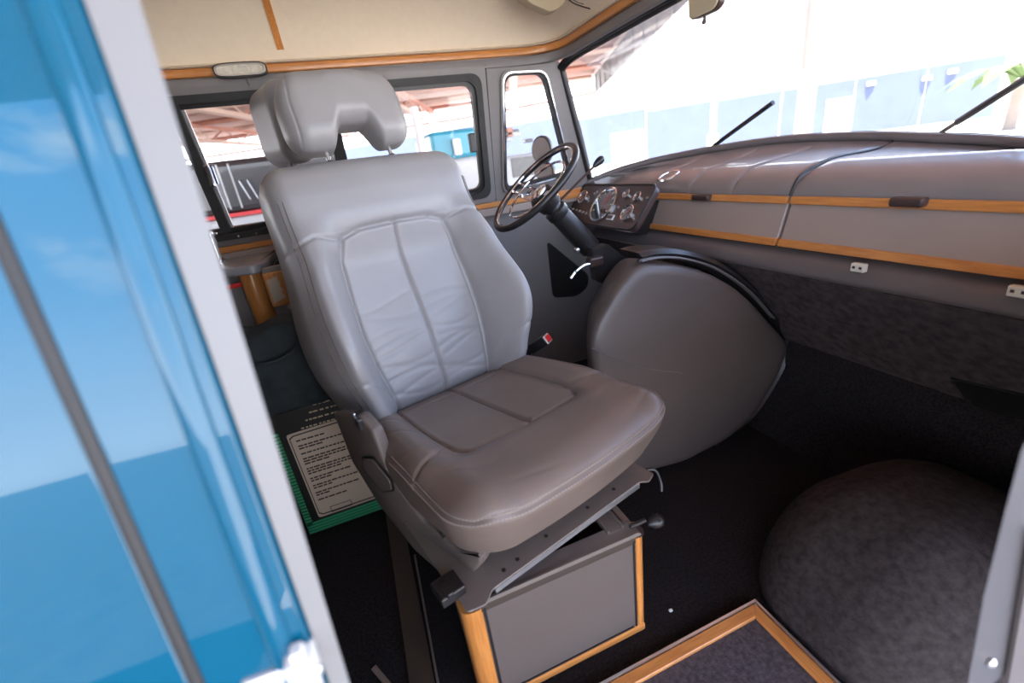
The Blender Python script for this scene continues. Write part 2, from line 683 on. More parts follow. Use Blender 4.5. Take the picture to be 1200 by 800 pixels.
for k in range(2):
    p = W(280 + 21 * k, 275 - 3 * k)
    add('screw', g_lathe(p + IN * .018, IN, [(.004, 0), (.004, .002), (.002, .003)], 10), 'chrome', win1)

# pillar panel around the quarter window
Q2 = [W(588, 228), W(671, 205), W(640, 79), W(585, 82)]
q2o = [wp(0.682, zb), wp(1.195, zb), wp(1.02, 1.468), wp(0.682, 1.468)]
outer = samp(q2o, 80)
# align a ring of the same count: radial order from the centroid
cen = sum(np.array(p) for p in Q2) / 4


def radial(loop, n, cen):
    P = samp(loop, n * 8)
    out = []
    an = [math.atan2(p[2] - cen[2], p[0] - cen[0]) for p in P]
    for k in range(n):
        a = -math.pi + 2 * math.pi * (k + .5) / n
        j = min(range(len(P)), key=lambda i: abs((an[i] - a + math.pi) % (2 * math.pi) - math.pi))
        out.append(P[j])
    return out


oo, ii = radial(q2o, 120, cen), radial(quad_round(Q2, .05), 120, cen)
add('pillar_panel', g_ring([p + IN * .004 for p in oo], [p + IN * .004 for p in ii], WOUT), 'frame', lw, True, 30)
win2 = window(Q2, 'small upright quarter window with metal frame beside the windscreen', 'window_2', [0.008, 0.006, 0.010], [0.05, 0.045, 0.042, 0.04], ['frame', 'chrome', 'rubber'], [0.014, 0.018, 0.010])
add('pillar_seam', g_prism([wp(.678, .94, .006), wp(.686, .94, .006), wp(.690, 1.47, .006), wp(.682, 1.47, .006)], WOUT * .3), 'rubber', lw)

# sill
add('sill_strip', g_box((-0.45, 2.035, 0.925), (3.2, 0.035, 0.022), bev=.004), 'wood', lw)
add('sill_board', g_box((-0.45, 2.03, 0.895), (3.2, 0.04, 0.035), bev=.004), 'panel', lw)
pk = [on(641, 282, 1, 2.045), on(690, 322, 1, 2.045), on(689, 336, 1, 2.045), on(676, 347, 1, 2.045), on(648, 349, 1, 2.045)]
add('pocket_opening', g_prism(round_poly(pk, .03), (0, .006, 0)), 'black', lw)

# ceiling: cove above the wood trim
prof = [(1.955, 1.525), (1.945, 1.56), (1.925, 1.60), (1.885, 1.645), (1.82, 1.685), (1.70, 1.725), (1.5, 1.75), (1.15, 1.765), (.8, 1.755), (.5, 1.73), (.27, 1.69)]
xs = [-2.45, -1.5, -.6, 0, .5, .8, .95, 1.02]
drop = [0, 0, 0, 0, 0, .01, .06, .14]
rows = []
for x, dp in zip(xs, drop):
    r_ = []
    for y, z in prof:
        zz = max(1.525, z - dp * (z - 1.525) / .24 * 1.6)
        yy = y
        if y > 1.8 and x > .9:
            yy = y - (x - .9) * .15
        r_.append((x, yy, zz))
    rows.append(r_)
cl = structure(add('ceiling', thicken(g_loft(rows), (0, 0, .06)), 'cream', None, True, 50), 'cream headliner with coved edge')
# transverse wood strip on the headliner
def ceil_strip(xc, wdt, t):
    pts = []
    for y, z in prof[1:]:
        pts.append((y, z))
    rows = []
    for dx in (-wdt / 2, wdt / 2):
        rows.append([(xc + dx, y - .002, z - .004) for y, z in pts])
    return thicken(g_loft(rows), (0, .004, .012))
add('ceiling_strip', ceil_strip(-.055, .022, .01), 'wood_y', cl, True, 40)

# trims: wood band along the wall, round the corner and across the header
path_l = [(-2.4, 1.957, 1.505), (-1.2, 1.957, 1.505), (-.4, 1.957, 1.505), (.4, 1.957, 1.505), (.80, 1.957, 1.506), (.92, 1.945, 1.508), (.985, 1.905, 1.511), (1.012, 1.84, 1.514), (1.018, 1.70, 1.518), (1.018, 1.2, 1.522), (1.018, .7, 1.52), (1.01, .3, 1.515)]
pl = catmull(path_l, 6)


def sweep_band(path, h, out, zoff=0.0):
    rows = []
    for i, p in enumerate(path):
        d = path[min(i + 1, len(path) - 1)] - path[max(i - 1, 0)]
        d[2] = 0
        d = d / np.linalg.norm(d)
        n = np.array([d[1], -d[0], 0])  # towards the cab
        if n @ (np.array([0, 1.1, 0]) - p) < 0:
            n = -n
        c = p + np.array([0, 0, zoff])
        rows.append([c + n * out + np.array([0, 0, h / 2 - .004]), c + n * (out - .004) + np.array([0, 0, h / 2]), c + np.array([0, 0, h / 2]) - n * .02, c - np.array([0, 0, h / 2]) - n * .02, c + n * (out - .004) - np.array([0, 0, h / 2]), c + n * out - np.array([0, 0, h / 2 - .004])])
    return g_loft(rows, closed_u=True, caps=True)


structure(add('trim_1', sweep_band(pl, .027, .012), 'wood', None, True, 50), 'orange wood band along the top of the wall and windscreen')
structure(add('trim_2', sweep_band(pl, .008, .018, .0185), 'cream', None, True, 50), 'thin cream bead above the wood band')
pl2 = [p + np.array([.004, .002, -.032]) for p in pl]
structure(add('trim_3', sweep_band(pl2, .034, .004), 'frame', None, True, 50), 'dark grey band under the wood band')

# ------------------------------------------------------------------ windscreen
rim_pts = [(1.185, 2.045, .957), (1.34, 1.96, 1.0), (1.52, 1.78, 1.028), (1.64, 1.43, 1.045), (1.69, 1.13, 1.031), (1.69, .9, 1.006), (1.68, .69, .977), (1.50, .42, .95), (1.24, .28, .93)]
rim = catmull(rim_pts, 8)
top_pts = [(1.035, 1.965, 1.43), (1.05, 1.93, 1.452), (1.056, 1.85, 1.462), (1.056, 1.6, 1.466), (1.056, 1.2, 1.47), (1.056, .8, 1.466), (1.056, .5, 1.462), (1.05, .35, 1.45), (1.035, .28, 1.43)]
topc = catmull(top_pts, 8)
N = len(rim)
rows = []
for k in range(9):
    t = k / 8
    bow = .05 * math.sin(math.pi * t)
    rows.append([np.array(rim[i]) * (1 - t) + np.array(topc[i]) * t + np.array([bow, 0, bow * .4]) for i in range(N)])
win3 = structure(add('window_3', g_tube(list(rim) + list(topc[::-1]), .011, 10, True), 'rubber', None, True, 50), 'panoramic curved windscreen in a black rubber seal')
add('pane', thicken(g_loft(rows), (.004, 0, .002)), 'glass', win3, True, 60)
add('windscreen_post', g_loft([[np.array(p) + np.array(q) for q in ((-.03, .0, 0), (.01, -.012, 0), (.02, .03, 0), (-.03, .035, 0))] for p in ((1.195, 2.05, .94), (1.12, 2.01, 1.19), (1.03, 1.968, 1.46))], True, True), 'frame', win3, True, 40)
add('header_lip', g_tube([p + np.array([-.012, 0, .010]) for p in topc], .012, 8), 'black', win3, True, 60)

# ------------------------------------------------------------------ firewall, toe board
XS = 1.06
fw_prof = [(1.19, .68), (1.30, .53), (1.425, .355)]
rows = [[(x, y, z) for y in np.linspace(.2, 2.05, 24)] for x, z in catmull([(a, 0, b) for a, b in fw_prof], 6) for _ in (0,)] if False else [[(p[0], y, p[2]) for y in np.linspace(.2, 2.05, 24)] for p in catmull([(a, 0, b) for a, b in fw_prof], 6)]
wf = structure(add('wall_front', thicken(g_loft(rows), (.05, 0, .02)), 'carpet_w', None, True, 50), 'sloping firewall in brushed grey carpet under the dashboard')
rows = [[(x, y, z) for y in (.2, 2.05)] for x, z in ((1.432, .362), (1.40, .2), (1.36, .06), (1.30, -.01))]
add('toe_board', thicken(g_loft(rows), (.05, 0, 0)), 'carpet', wf, True, 50)
vp = [onp(q[0], q[1], (1.33, 0, .49), np.array([.175, 0, .125])) for q in ((1114, 441), (1206, 462), (1206, 492), (1140, 474))]
fn = np.array([-.175, 0, -.125]) / math.hypot(.175, .125)
add('vent_plate', g_prism_bev([p + fn * .006 for p in vp], -fn * .02, .002, 1), 'black', wf)
for q in ((1119, 446), (1137, 468), (1181, 485)):
    p = onp(q[0], q[1], (1.33, 0, .49), np.array([.175, 0, .125])) + fn * .007
    add('screw', g_lathe(p, fn, [(.004, 0), (.004, .002), (.002, .003)], 10), 'chrome', wf)

# wheel arch hump on the right
V, F = rbox((.36, .245, .31), (.30, .20, .27), (28, 22, 26))
V = V + np.array([1.09, .44, -.02])
V[:, 2] -= .10 * np.clip(V[:, 0] - 1.0, 0, 1)
structure(add('wheel_arch', (V, F), 'carpet_l', None, True, 70), 'rounded wheel arch hump in worn grey carpet')

# right front door post
jp = [on(1196, 526, 1, .13), on(1176, 600, 1, .13), on(1151, 700, 1, .13), on(1128, 830, 1, .13)]
poly = [(.52, .13, 1.0), tuple(jp[0]), tuple(jp[1]), tuple(jp[2]), tuple(jp[3]), (.9, .13, jp[3][2]), (.9, .13, 1.0)]
wj = structure(add('wall_front_right', g_prism_bev([np.array(p) for p in poly], (.11, .02, 0), .005, 2), 'post', None, True, 40), 'dark grey front door post')
add('post_face', g_prism([on(1206, 620, 1, .129), on(1240, 620, 1, .129), on(1240, 825, 1, .129), on(1172, 825, 1, .129)], (0, -.004, 0)), 'vinyl', wj)
s = on(1160, 775, 1, .129)
add('screw', g_lathe(s, (0, -1, 0), [(.006, 0), (.006, .002), (.003, .0045), (.001, .005)], 16), 'chrome', wj, True)

structure(add('wall_right_front', g_prism_bev([(1.02, .185, -.32), (1.85, .185, -.32), (1.85, .185, .90), (1.30, .185, .93), (1.02, .185, .93)], (0, -.03, 0), .004, 1), 'blue'), 'blue body side ahead of the doorway')
# floor hatch: two wood rails round a carpet panel
h0, h1, h2 = np.array([.709, .545, 0]), np.array([.02, .545, 0]), np.array([.709, .31, 0])
th = empty('floor_hatch', tuple(h0), 'carpeted step hatch edged with orange wood in the floor by the doorway', 'hatch')
ww = .026
add('hatch_panel', g_box((.36, .425, .006), (.66, .215, .008)), 'carpet_h', th)
add('wood_rail', g_prism_bev([(.02, .545, .001), (.709, .545, .001), (.709 - ww, .545 - ww, .001), (.02, .545 - ww, .001)], (0, 0, .018), .002, 1), 'wood', th)
add('wood_rail', g_prism_bev([(.709, .545, .001), (.709, .31, .001), (.709 - ww, .31, .001), (.709 - ww, .545 - ww, .001)], (0, 0, .018), .002, 1), 'wood_y', th)
add('metal_edge', geo_join([g_box((.365, .549, .011), (.70, .005, .022)), g_box((.713, .43, .011), (.005, .24, .022))]), 'bright', th)

# ================================================================== SWIVEL SEAT
TH = math.radians(16)
SU = np.array([math.cos(TH), math.sin(TH), 0])
SV = np.array([math.sin(TH), -math.cos(TH), 0])
SZ = np.array([0, 0, 1.0])
P0 = on(525, 455, 2, .5)
RC = math.radians(18)
BW = SZ * math.cos(RC) - SV * math.sin(RC)      # up along the backrest
BN = SV * math.cos(RC) + SZ * math.sin(RC)      # out of the backrest


def groove(dist, depth, width):
    return -depth * np.exp(-(dist / width) ** 2)


def wfac(w):
    return 1 + .10 * np.exp(-((w - .24) / .17) ** 2) - .08 * (1 - sstep(w, -.02, .16)) - .04 * sstep(w, .60, .72)


def seat_backrest_local(simple=False):
    cnt = (150, 170, 26) if not simple else (40, 40, 10)
    V, F = rbox((.294, .366, .085), (.055, .06, .075), cnt)
    u, w, n = V[:, 0].copy(), V[:, 1] + .346, V[:, 2].copy()
    front = sstep(n, .0, .055)
    # outline: narrower at the base, softly waisted shoulders
    k = wfac(w)
    au = np.abs(u)
    u2 = u * k
    # bolsters rise beside the centre panels and fade into the shoulder panel
    b = sstep(au, .150, .235) * (1 - .50 * sstep(au, .245, .292)) * (.092 + .085 * np.exp(-((w - .20) / .14) ** 2))
    t = sstep(w, .40, .56)
    b = b * (1 - t) + t * (.046 * (1 - .35 * (u / .292) ** 2))
    # shoulder panel leans back at its top
    sh = -.03 * sstep(w, .60, .72)
    lum = .022 * np.exp(-((w - .17) / .13) ** 2) * (au < .165)
    # insert slightly hollow
    b = np.where((au < .168) & (w < .506), np.minimum(b, .030 * sstep(w, .40, .50)), b)
    d = b + sh + lum * (1 - (au / .165) ** 2).clip(0, 1) * 1
    ins = [(-.168, -.03), (-.166, .43), (-.150, .488), (-.10, .503), (0, .506), (.10, .503), (.150, .488), (.166, .43), (.168, -.03)]
    di = seg_dist(u, w, ins)
    d = d + groove(di, .011, .006)
    d = d + groove(seg_dist(u, w, [(0, .505), (0, -.03)]), .009, .0055)
    d = d + groove(seg_dist(u, w, [(-.155, .485), (-.22, .498), (-.30, .470)]), .007, .005)
    d = d + groove(seg_dist(u, w, [(.155, .485), (.22, .498), (.30, .470)]), .007, .005)
    d = d + groove(seg_dist(u, w, [(-.175, .03), (-.20, .09), (-.235, .115), (-.30, .118)]), .005, .0045)
    d = d + groove(seg_dist(u, w, [(.175, .03), (.20, .09), (.235, .115), (.30, .118)]), .005, .0045)
    # wrinkles across the centre panels
    wr = np.zeros_like(u)
    rng = random.Random(3)
    for i in range(15):
        w0 = .03 + .27 * (i / 14) ** 1.2
        a = rng.uniform(-.16, .16)
        amp = .0028 * (1 - .6 * i / 14) * rng.uniform(.6, 1.2)
        ph = w0 + a * u * .6 + .012 * np.sin(u * 22 + i)
        side = sstep(u * (1 if i % 2 else -1), .0, .03) if i % 3 else 1
        wr += -amp * np.exp(-((w - ph) / .0065) ** 2) * side
    inside = (au < .162) & (w < .49)
    d = d + wr * inside
    n2 = n + d * front - .085
    # softly hollowed side faces, a welt along the left and right front edge
    cls = np.zeros(len(V), int)
    fr = n > .03
    cls[fr & (au < .168) & (w < .505) & (u < 0)] = 1
    cls[fr & (au < .168) & (w < .505) & (u >= 0)] = 2
    cls[fr & (au >= .168) & (u < 0) & (w < .485)] = 3
    cls[fr & (au >= .168) & (u > 0) & (w < .485)] = 4
    return u2, w, n2, F, cls


def to_back(u, w, n):
    return P0 + np.outer(u, SU) + np.outer(w, BW) + np.outer(n, BN)


seat = empty('swivel_seat', (P0[0] + SV[0] * .25, P0[1] + SV[1] * .25, .36), 'large grey leather seat turned towards the doorway, with two centre panels and a pierced headrest', 'seat')
u, w, n, F, cls = seat_backrest_local()
regs = split_regions(to_back(u, w, n), F, cls, {0: ('backrest', 'leather'), 1: ('centre_panel', 'leather'), 2: ('centre_panel', 'leather'), 3: ('side_bolster', 'leather'), 4: ('side_bolster', 'leather')}, seat)
back = None
for c in (0, 1, 2, 3, 4):
    nm, mt, vv, ff = regs[c]
    o = mesh_obj(nm, vv, ff, M[mt], seat if c == 0 else back, True)
    if c == 0:
        back = o


def front_at(uu, ww):
    """depth of the backrest front at (u, w) for laying seams"""
    k = np.argmin((u - uu) ** 2 + (w - ww) ** 2 + (n < -.07) * 10)
    return n[k]


# double seam on the left edge and along the right edge
for s in (-1, 1):
    for off in (0, .010):
        pts = []
        for ww in np.linspace(.05, .60, 24):
            uu = s * (.270 - off) * wfac(np.array([ww]))[0]
            pts.append(to_back(np.array([uu]), np.array([ww]), np.array([front_at(uu, ww) + .002]))[0])
        add('seam', g_tube(catmull(pts, 2), .0013, 6), 'shell', back, True)

# headrest with its opening
V, F = rbox((.172, .104, .060), (.055, .06, .05), (110, 60, 24))
hu, hw, hn = V[:, 0].copy(), V[:, 1].copy(), V[:, 2].copy()
hu = hu * (1 - .10 * sstep(hw, .0, .115) * 1.0)
notch = .062 * sstep(.074 - np.abs(V[:, 0] - .006), 0, .040)
frac = np.clip((hw + .104) / .208, 0, 1)
hw = hw + notch * (1 - frac) ** 1.0
hn = hn + .012 * (1 - (V[:, 0] / .158) ** 2) * (V[:, 2] > 0)
hn = hn + groove(np.abs(np.abs(V[:, 0]) - .146), .0022, .0028) * (V[:, 2] > -.03)
head = mesh_obj('headrest', to_back(hu - .012, hw + .833, hn - .035), F, M['leather'], seat, True)
for s in (-1, 1):
    q0 = to_back(np.array([s * .092]), np.array([.66]), np.array([-.045]))[0]
    q1 = to_back(np.array([s * .092]), np.array([.76]), np.array([-.045]))[0]
    add('headrest_post', g_tube([q0, q1], .006, 12), 'chrome', seat, True)
    add('post_collar', g_tube([q0 + BW * .035, q0 + BW * .052], .011, 14), 'black', seat, True)

# cushion
V, F = rbox((.288, .318, .095), (.10, .10, .05), (150, 160, 60))
OZ = RB_ORIG[0][:, 2]
SIDE = (np.abs(np.abs(RB_ORIG[0][:, 0]) - .288) < 1e-6) | (np.abs(np.abs(RB_ORIG[0][:, 1]) - .318) < 1e-6)
cu, cv, cz = V[:, 0].copy(), V[:, 1] + .288, V[:, 2].copy()
ac = np.abs(cu)
h = (cz + .095) / .19
top = sstep(cz, .02, .07)
front = sstep(cv, .25, .5)
b = .036 * sstep(ac, .155, .235) * (1 - .35 * sstep(ac, .245, .288)) * (1 - .65 * sstep(cv, .30, .48))
roll = .013 * sstep(cv, .37, .44) - .010 * sstep(cv, .52, .61)
d = b + np.where(ac < .2, roll, roll * (1 - sstep(ac, .2, .26)))
ins = [(-.180, -.04), (-.178, .28), (-.170, .360), (-.150, .388), (0, .402), (.150, .388), (.170, .360), (.178, .28), (.180, -.04)]
d = d + groove(seg_dist(cu, cv, ins), .010, .0055)
d = d + groove(seg_dist(cu, cv, [(0, .402), (0, -.04)]), .009, .005)
d = d + groove(seg_dist(cu, cv, [(-.175, .055), (.175, .055)]), .0035, .005)
for s_ in (-1, 1):
    d = d + groove(seg_dist(cu, cv, [(s_ * .176, .33), (s_ * .22, .37), (s_ * .30, .385)]), .006, .0045)
rng = random.Random(5)
for i in range(9):
    a, b_ = rng.uniform(-.25, -.05), rng.uniform(.02, .5)
    d = d - .0013 * np.exp(-((cv - b_ - (cu + .2) * rng.uniform(.3, 1.2)) / .006) ** 2) * np.exp(-((cu + .23) / .05) ** 2)
for i in range(7):
    u0, v0, sl = rng.uniform(-.2, .2), rng.uniform(.43, .56), rng.uniform(-.5, .5)
    d = d - .0010 * np.exp(-((cv - v0 - (cu - u0) * sl) / .006) ** 2) * np.exp(-((cu - u0) / .05) ** 2)
cu2 = cu * (1 + .03 * sstep(cv, .1, .45) - .05 * (1 - sstep(cv, -.05, .2)) - .16 * (1 - h) * sstep(cv, .1, .5))
cv2 = cv + .022 * (1 - (cu / .288) ** 2) * sstep(cv, .3, .6)
zf = .395 + h * (.107 + .142 * np.clip(cv, 0, .6)) + d * top
# front face tucks under and swells a little
cv3 = cv2 - .085 * (1 - h) ** 1.2 * sstep(cv, .35, .60)
gr = groove(np.abs(OZ - (-.095 + .19 * 50 / 60)), .0065, .0045) * SIDE * (.25 + .75 * sstep(cv, .20, .40))
cu3 = cu2 + np.sign(cu) * gr * sstep(ac, .2, .27)
cv3 = cv3 + gr * sstep(cv, .48, .58)


def to_seat(u_, v_, z_):
    Q = np.outer(u_, SU) + np.outer(v_, SV)
    Q[:, 0] += P0[0]
    Q[:, 1] += P0[1]
    Q[:, 2] += z_
    return Q


cls = np.zeros(len(V), int)
tp = cz > .05
cls[tp & (ac < .178) & (cv < .397) & (cu < 0)] = 1
cls[tp & (ac < .178) & (cv < .397) & (cu >= 0)] = 2
CU = to_seat(cu3, cv3, zf)
regs = split_regions(CU, F, cls, {0: ('cushion', 'leather_cushion'), 1: ('seat_panel', 'leather_cushion'), 2: ('seat_panel', 'leather_cushion')}, seat)
cush = None
for c in (0, 1, 2):
    nm, mt, vv, ff = regs[c]
    o = mesh_obj(nm, vv, ff, M[mt], seat if c == 0 else cush, True)
    if c == 0:
        cush = o


for krow in (52.2, 47.8):
    k0 = int(krow)
    lo, hi = (-.095 + .19 * k_ / 60 for k_ in (k0, k0 + 1))
    ringp = []
    for lev in (lo, hi):
        sel = np.nonzero(SIDE & (np.abs(OZ - lev) < 1e-5))[0]
        a_ = np.arctan2(cv3[sel] - .25, cu3[sel])
        o_ = np.argsort(a_)
        ringp.append([(a_[i], np.array([cu3[sel[i]], cv3[sel[i]], zf[sel[i]]])) for i in o_ if math.radians(-8) < a_[i] < math.radians(188)])
    n_ = min(len(ringp[0]), len(ringp[1]))
    t_ = krow - k0
    ring = [ringp[0][i][1] * (1 - t_) + ringp[1][i][1] * t_ for i in range(n_)]
    # even steps along the seam
    P_ = np.array(ring)
    L_ = np.concatenate([[0], np.cumsum(np.linalg.norm(np.diff(P_, axis=0), axis=1))])
    geos = []
    for s0 in np.arange(0, L_[-1] - .006, .0072):
        pq = [np.array([np.interp(s_, L_, P_[:, k_]) for k_ in range(3)]) for s_ in (s0, s0 + .0048)]
        w3 = [to_seat(np.array([p_[0]]), np.array([p_[1]]), np.array([p_[2]]))[0] for p_ in pq]
        geos.append(g_tube(w3, .0013, 5))
    o = add('stitching', geo_join(geos), 'thread', cush, True)
    o['kind'] = 'stuff'

# moulded side cover on the left, with its long recessed button
us = -.292
sp = SU.copy()
sp = SU * .4 - SV * .075
sp = -sp / np.linalg.norm(sp)
org = np.array([P0[0], P0[1], 0]) - SU * .316 + SV * .10
poly = [onp(q[0], q[1], org, sp) for q in ((390, 484), (420, 488), (436, 506), (456, 560), (497, 614), (534, 643), (564, 650), (562, 662), (549, 678), (520, 676), (486, 646), (445, 594), (412, 541))]
shell = add('side_cover', g_prism_bev(round_poly(poly, .010, 3), -sp * .03, .007, 2), 'shell', seat, True, 50)
bp = [onp(q[0], q[1], org + sp * .0005, sp) for q in ((427, 537), (437, 537), (458, 563), (460, 573), (450, 575), (428, 549))]
bo = [onp(q[0], q[1], org + sp * .0003, sp) for q in ((424, 534), (438, 534), (461, 562), (463, 575), (449, 578), (425, 550))]
add('button_recess', g_prism(round_poly(bo, .008, 3), sp * .0006), 'black', shell)
add('recline_button', g_prism_bev(round_poly(bp, .006, 3), sp * .004, .0012, 1), 'shell', shell, True, 40)
hp = onp(424, 494, org - sp * .01, sp)
add('hinge', g_box(hp + SZ * .005, (.03, .05, .03), (SU, SV, SZ), .004), 'black', seat)
add('hinge_lever', g_box(hp + SZ * .014 - SU * .012, (.006, .014, .03), (SU, SV, SZ), .002), 'chrome', seat)
hp2 = to_seat(np.array([.262]), np.array([.02]), np.array([.535]))[0]
add('belt_guide', g_box(hp2, (.02, .05, .03), (SU, BW, BN), .005), 'ivory', seat)

# seat pan: steel plate with bright lip, bolts, rail ends
pz = .362
pA, pB = on(548, 719, 2, pz), on(768, 557, 2, pz)
pd = (pB - pA) / np.linalg.norm(pB - pA)
pin = np.array([-pd[1], pd[0], 0])
L = np.linalg.norm(pB - pA)


def PL(a, b, z=0.0):
    return pA + pd * a + pin * b + SZ * z


plate = add('seat_plate', g_prism_bev(round_poly([PL(0, 0), PL(.035, -.010), PL(.06, .008), PL(L - .045, .008), PL(L - .03, -.006), PL(L, .004), PL(L, .42), PL(0, .42)], .006, 2), (0, 0, .004), .001, 1), 'steel', seat)
add('bright_lip', g_prism([PL(.066, .006, -.010), PL(L - .05, .006, -.010), PL(L - .05, .010, -.010), PL(.066, .010, -.010)], (0, 0, .011)), 'bright', plate)
for a, b in ((.10, .028), (.135, .030), (.215, .036), (.335, .034), (.42, .034)):
    add('bolt_hole', g_lathe(PL(a, b, .004), (0, 0, 1), [(.0045, 0), (.0045, .0008), (.003, .001)], 12), 'black', plate)
add('seat_frame', geo_join([g_box(PL(.05, .30, .035), (.03, .30, .05), (pd, pin, SZ), .004), g_box(PL(L - .03, .24, .035), (.03, .34, .05), (pd, pin, SZ), .004), g_box(PL(L / 2, .24, .032), (L - .1, .30, .05), (pd, pin, SZ), .004)]), 'black', seat)
add('rail_end', geo_join([g_box(PL(-.005, .06, .012), (.05, .05, .022), (pd, pin, SZ), .003), g_box(PL(-.012, .045, .026), (.012, .03, .012), (pd, pin, SZ), .002)]), 'black', seat)
add('release_lever', g_tube(catmull([PL(L + .0, .03, .0), PL(L + .02, .015, -.005), PL(L + .018, -.002, -.03), PL(L + .012, -.008, -.05)], 5), .004, 8), 'black', seat, True)
add('swivel_ring', g_lathe(PL(L / 2, .2, -.044), (0, 0, 1), [(.13, 0), (.13, .02), (.15, .022), (.15, .044)], 32), 'black', seat, True, 40)

# ------------------------------------------------------------------ wooden seat box
by = .618
bx0, bx1, bh, bd = .020, .449, .312, .40
box_e = empty('seat_box', ((bx0 + bx1) / 2, by + bd / 2, 0), 'low grey box with rounded oak corner posts carrying the swivel seat', 'box')


def post(x, y, sx, sy):
    """quarter-round corner post"""
    poly = [(x, y + sy * .045, .002), (x, y + sy * .02, .002), (x + sx * .006, y + sy * .006, .002), (x + sx * .02, y, .002), (x + sx * .045, y, .002), (x + sx * .045, y + sy * .045, .002)]
    return g_prism(round_poly(poly, .01, 3), (0, 0, bh - .012))


add('corner_post', post(bx0, by, 1, 1), 'wood_z', box_e, True, 40)
add('corner_post', g_prism(round_poly([(bx1, by + .045, .002), (bx1, by + .016, .002), (bx1 - .016, by, .002), (bx1 - .030, by, .002), (bx1 - .030, by + .045, .002)], .012, 4), (0, 0, bh - .008)), 'wood_z', box_e, True, 40)
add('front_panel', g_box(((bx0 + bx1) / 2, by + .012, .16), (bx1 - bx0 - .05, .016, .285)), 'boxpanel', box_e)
add('bottom_rail', g_box(((bx0 + bx1) / 2 + .01, by + .008, .014), (bx1 - bx0 - .04, .020, .022), bev=.004), 'wood', box_e)
add('panel_bead', geo_join([g_box((bx0 + .048, by + .003, .16), (.005, .004, .28)), g_box((bx1 - .033, by + .003, .16), (.004, .004, .28)), g_box(((bx0 + bx1) / 2, by + .003, .0265), (bx1 - bx0 - .08, .004, .004))]), 'black', box_e)
add('top_rail', g_box(((bx0 + bx1) / 2, by + .012, bh - .012), (bx1 - bx0 - .05, .020, .022), bev=.003), 'brownflat', box_e)
add('top_channel', geo_join([g_box(((bx0 + bx1) / 2, by + .024, bh), (bx1 - bx0 - .03, .045, .006)), g_box(((bx0 + bx1) / 2, by + .003, bh + .003), (bx1 - bx0 - .04, .004, .010))]), 'steel', box_e)
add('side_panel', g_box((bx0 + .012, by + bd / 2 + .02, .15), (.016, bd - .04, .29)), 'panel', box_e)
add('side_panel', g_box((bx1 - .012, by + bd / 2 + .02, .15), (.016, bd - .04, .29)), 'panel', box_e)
add('back_panel', g_box(((bx0 + bx1) / 2, by + bd - .01, .15), (bx1 - bx0 - .03, .016, .29)), 'panel', box_e)
add('inner_channel', geo_join([g_box((bx1 - .06, by + .16, bh + .002), (.036, .26, .006)), g_box((bx1 - .078, by + .16, bh + .006), (.004, .26, .014)), g_box((bx1 - .042, by + .16, bh + .006), (.004, .26, .014))]), 'steel', box_e)
add('inner_channel', g_box((bx0 + .06, by + .16, bh + .002), (.035, .26, .006)), 'steel', box_e)
add('post_cap', g_lathe((bx1 - .018, by + .018, bh - .008), (0, 0, 1), [(.018, 0), (.018, .004), (.006, .006)], 20), 'brown', box_e, True, 40)
add('lever_rod', g_tube([(bx1 - .03, by + .02, bh + .012), (bx1 + .01, by + .02, bh + .012)], .005, 10), 'black', box_e, True)
kc = on(770, 610, 1, by + .02)
add('lever_knob', g_lathe(kc + np.array([-.014, 0, 0]), (1, 0, 0), [(.004, -.01), (.009, -.004), (.0145, .004), (.0165, .013), (.0145, .022), (.008, .028), (.002, .030)], 20), 'black', box_e, True)

# ------------------------------------------------------------------ driver's seat behind
ds = empty('driver_seat', (.3, 1.77, 0), 'second grey leather seat mostly hidden behind the swivel seat', 'seat')
V, F = rbox((.055, .135, .115), (.045, .05, .06), (16, 30, 26))
c = onp(313, 152, (0, 1.70, 1.25), np.array([0, 1, 0]))
V2 = V.copy()
V2[:, 0] += .06 * (V[:, 2] < -.0) * 0
R_ = np.array([[math.cos(.35), -math.sin(.35)], [math.sin(.35), math.cos(.35)]])
V2[:, :2] = V2[:, :2] @ R_.T
dsx = c[0] + .045
add('headrest', (V2 + np.array([dsx, 1.70, c[2] + .005]), F), 'leather', ds, True)
V, F = rbox((.075, .205, .30), (.06, .08, .09), (12, 30, 30))
V[:, 0] += -.25 * (V[:, 2] - .3) * .25
add('backrest', (V + np.array([dsx + .05, 1.77, .80]), F), 'leather', ds, True)
V, F = rbox((.24, .205, .08), (.09, .09, .06), (24, 24, 10))
add('cushion', (V + np.array([dsx + .33, 1.77, .46]), F), 'leather', ds, True)
add('base', g_box((dsx + .34, 1.77, .19), (.36, .36, .378), bev=.01), 'black', ds)
for s in (-1, 1):
    add('headrest_post', g_tube([(dsx, 1.7 + s * .06, 1.05), (dsx, 1.7 + s * .06, 1.2)], .006, 10), 'black', ds, True)

# seat belt buckle
bk = on(641, 397, 1, 1.27)
bb = empty('seat_belt_buckle', tuple(bk), 'black seat belt buckle with a red button between the two seats', 'buckle')
ba = np.array([.55, -.62, .55]); ba /= np.linalg.norm(ba)
bx_ = np.cross(ba, [0, 0, 1]); bx_ /= np.linalg.norm(bx_)
bz_ = np.cross(bx_, ba)
fr_ = (bx_, bz_, ba)
add('buckle_body', g_box(bk - ba * .035, (.040, .034, .075), fr_, .005), 'black', bb)
add('buckle_rim', g_box(bk + ba * .003, (.036, .030, .004), fr_, .001), 'white', bb)
o = add('button', g_box(bk + ba * .006 , (.026, .024, .008), fr_, .002), 'red', bb)
o['label'] = 'red release button'
add('stalk', g_tube(catmull([bk - ba * .07, bk - ba * .14 + np.array([-.01, 0, -.04]), (bk[0] - .10, bk[1] + .08, .30), (bk[0] - .10, bk[1] + .10, .02)], 5), .012, 8), 'black', bb, True)

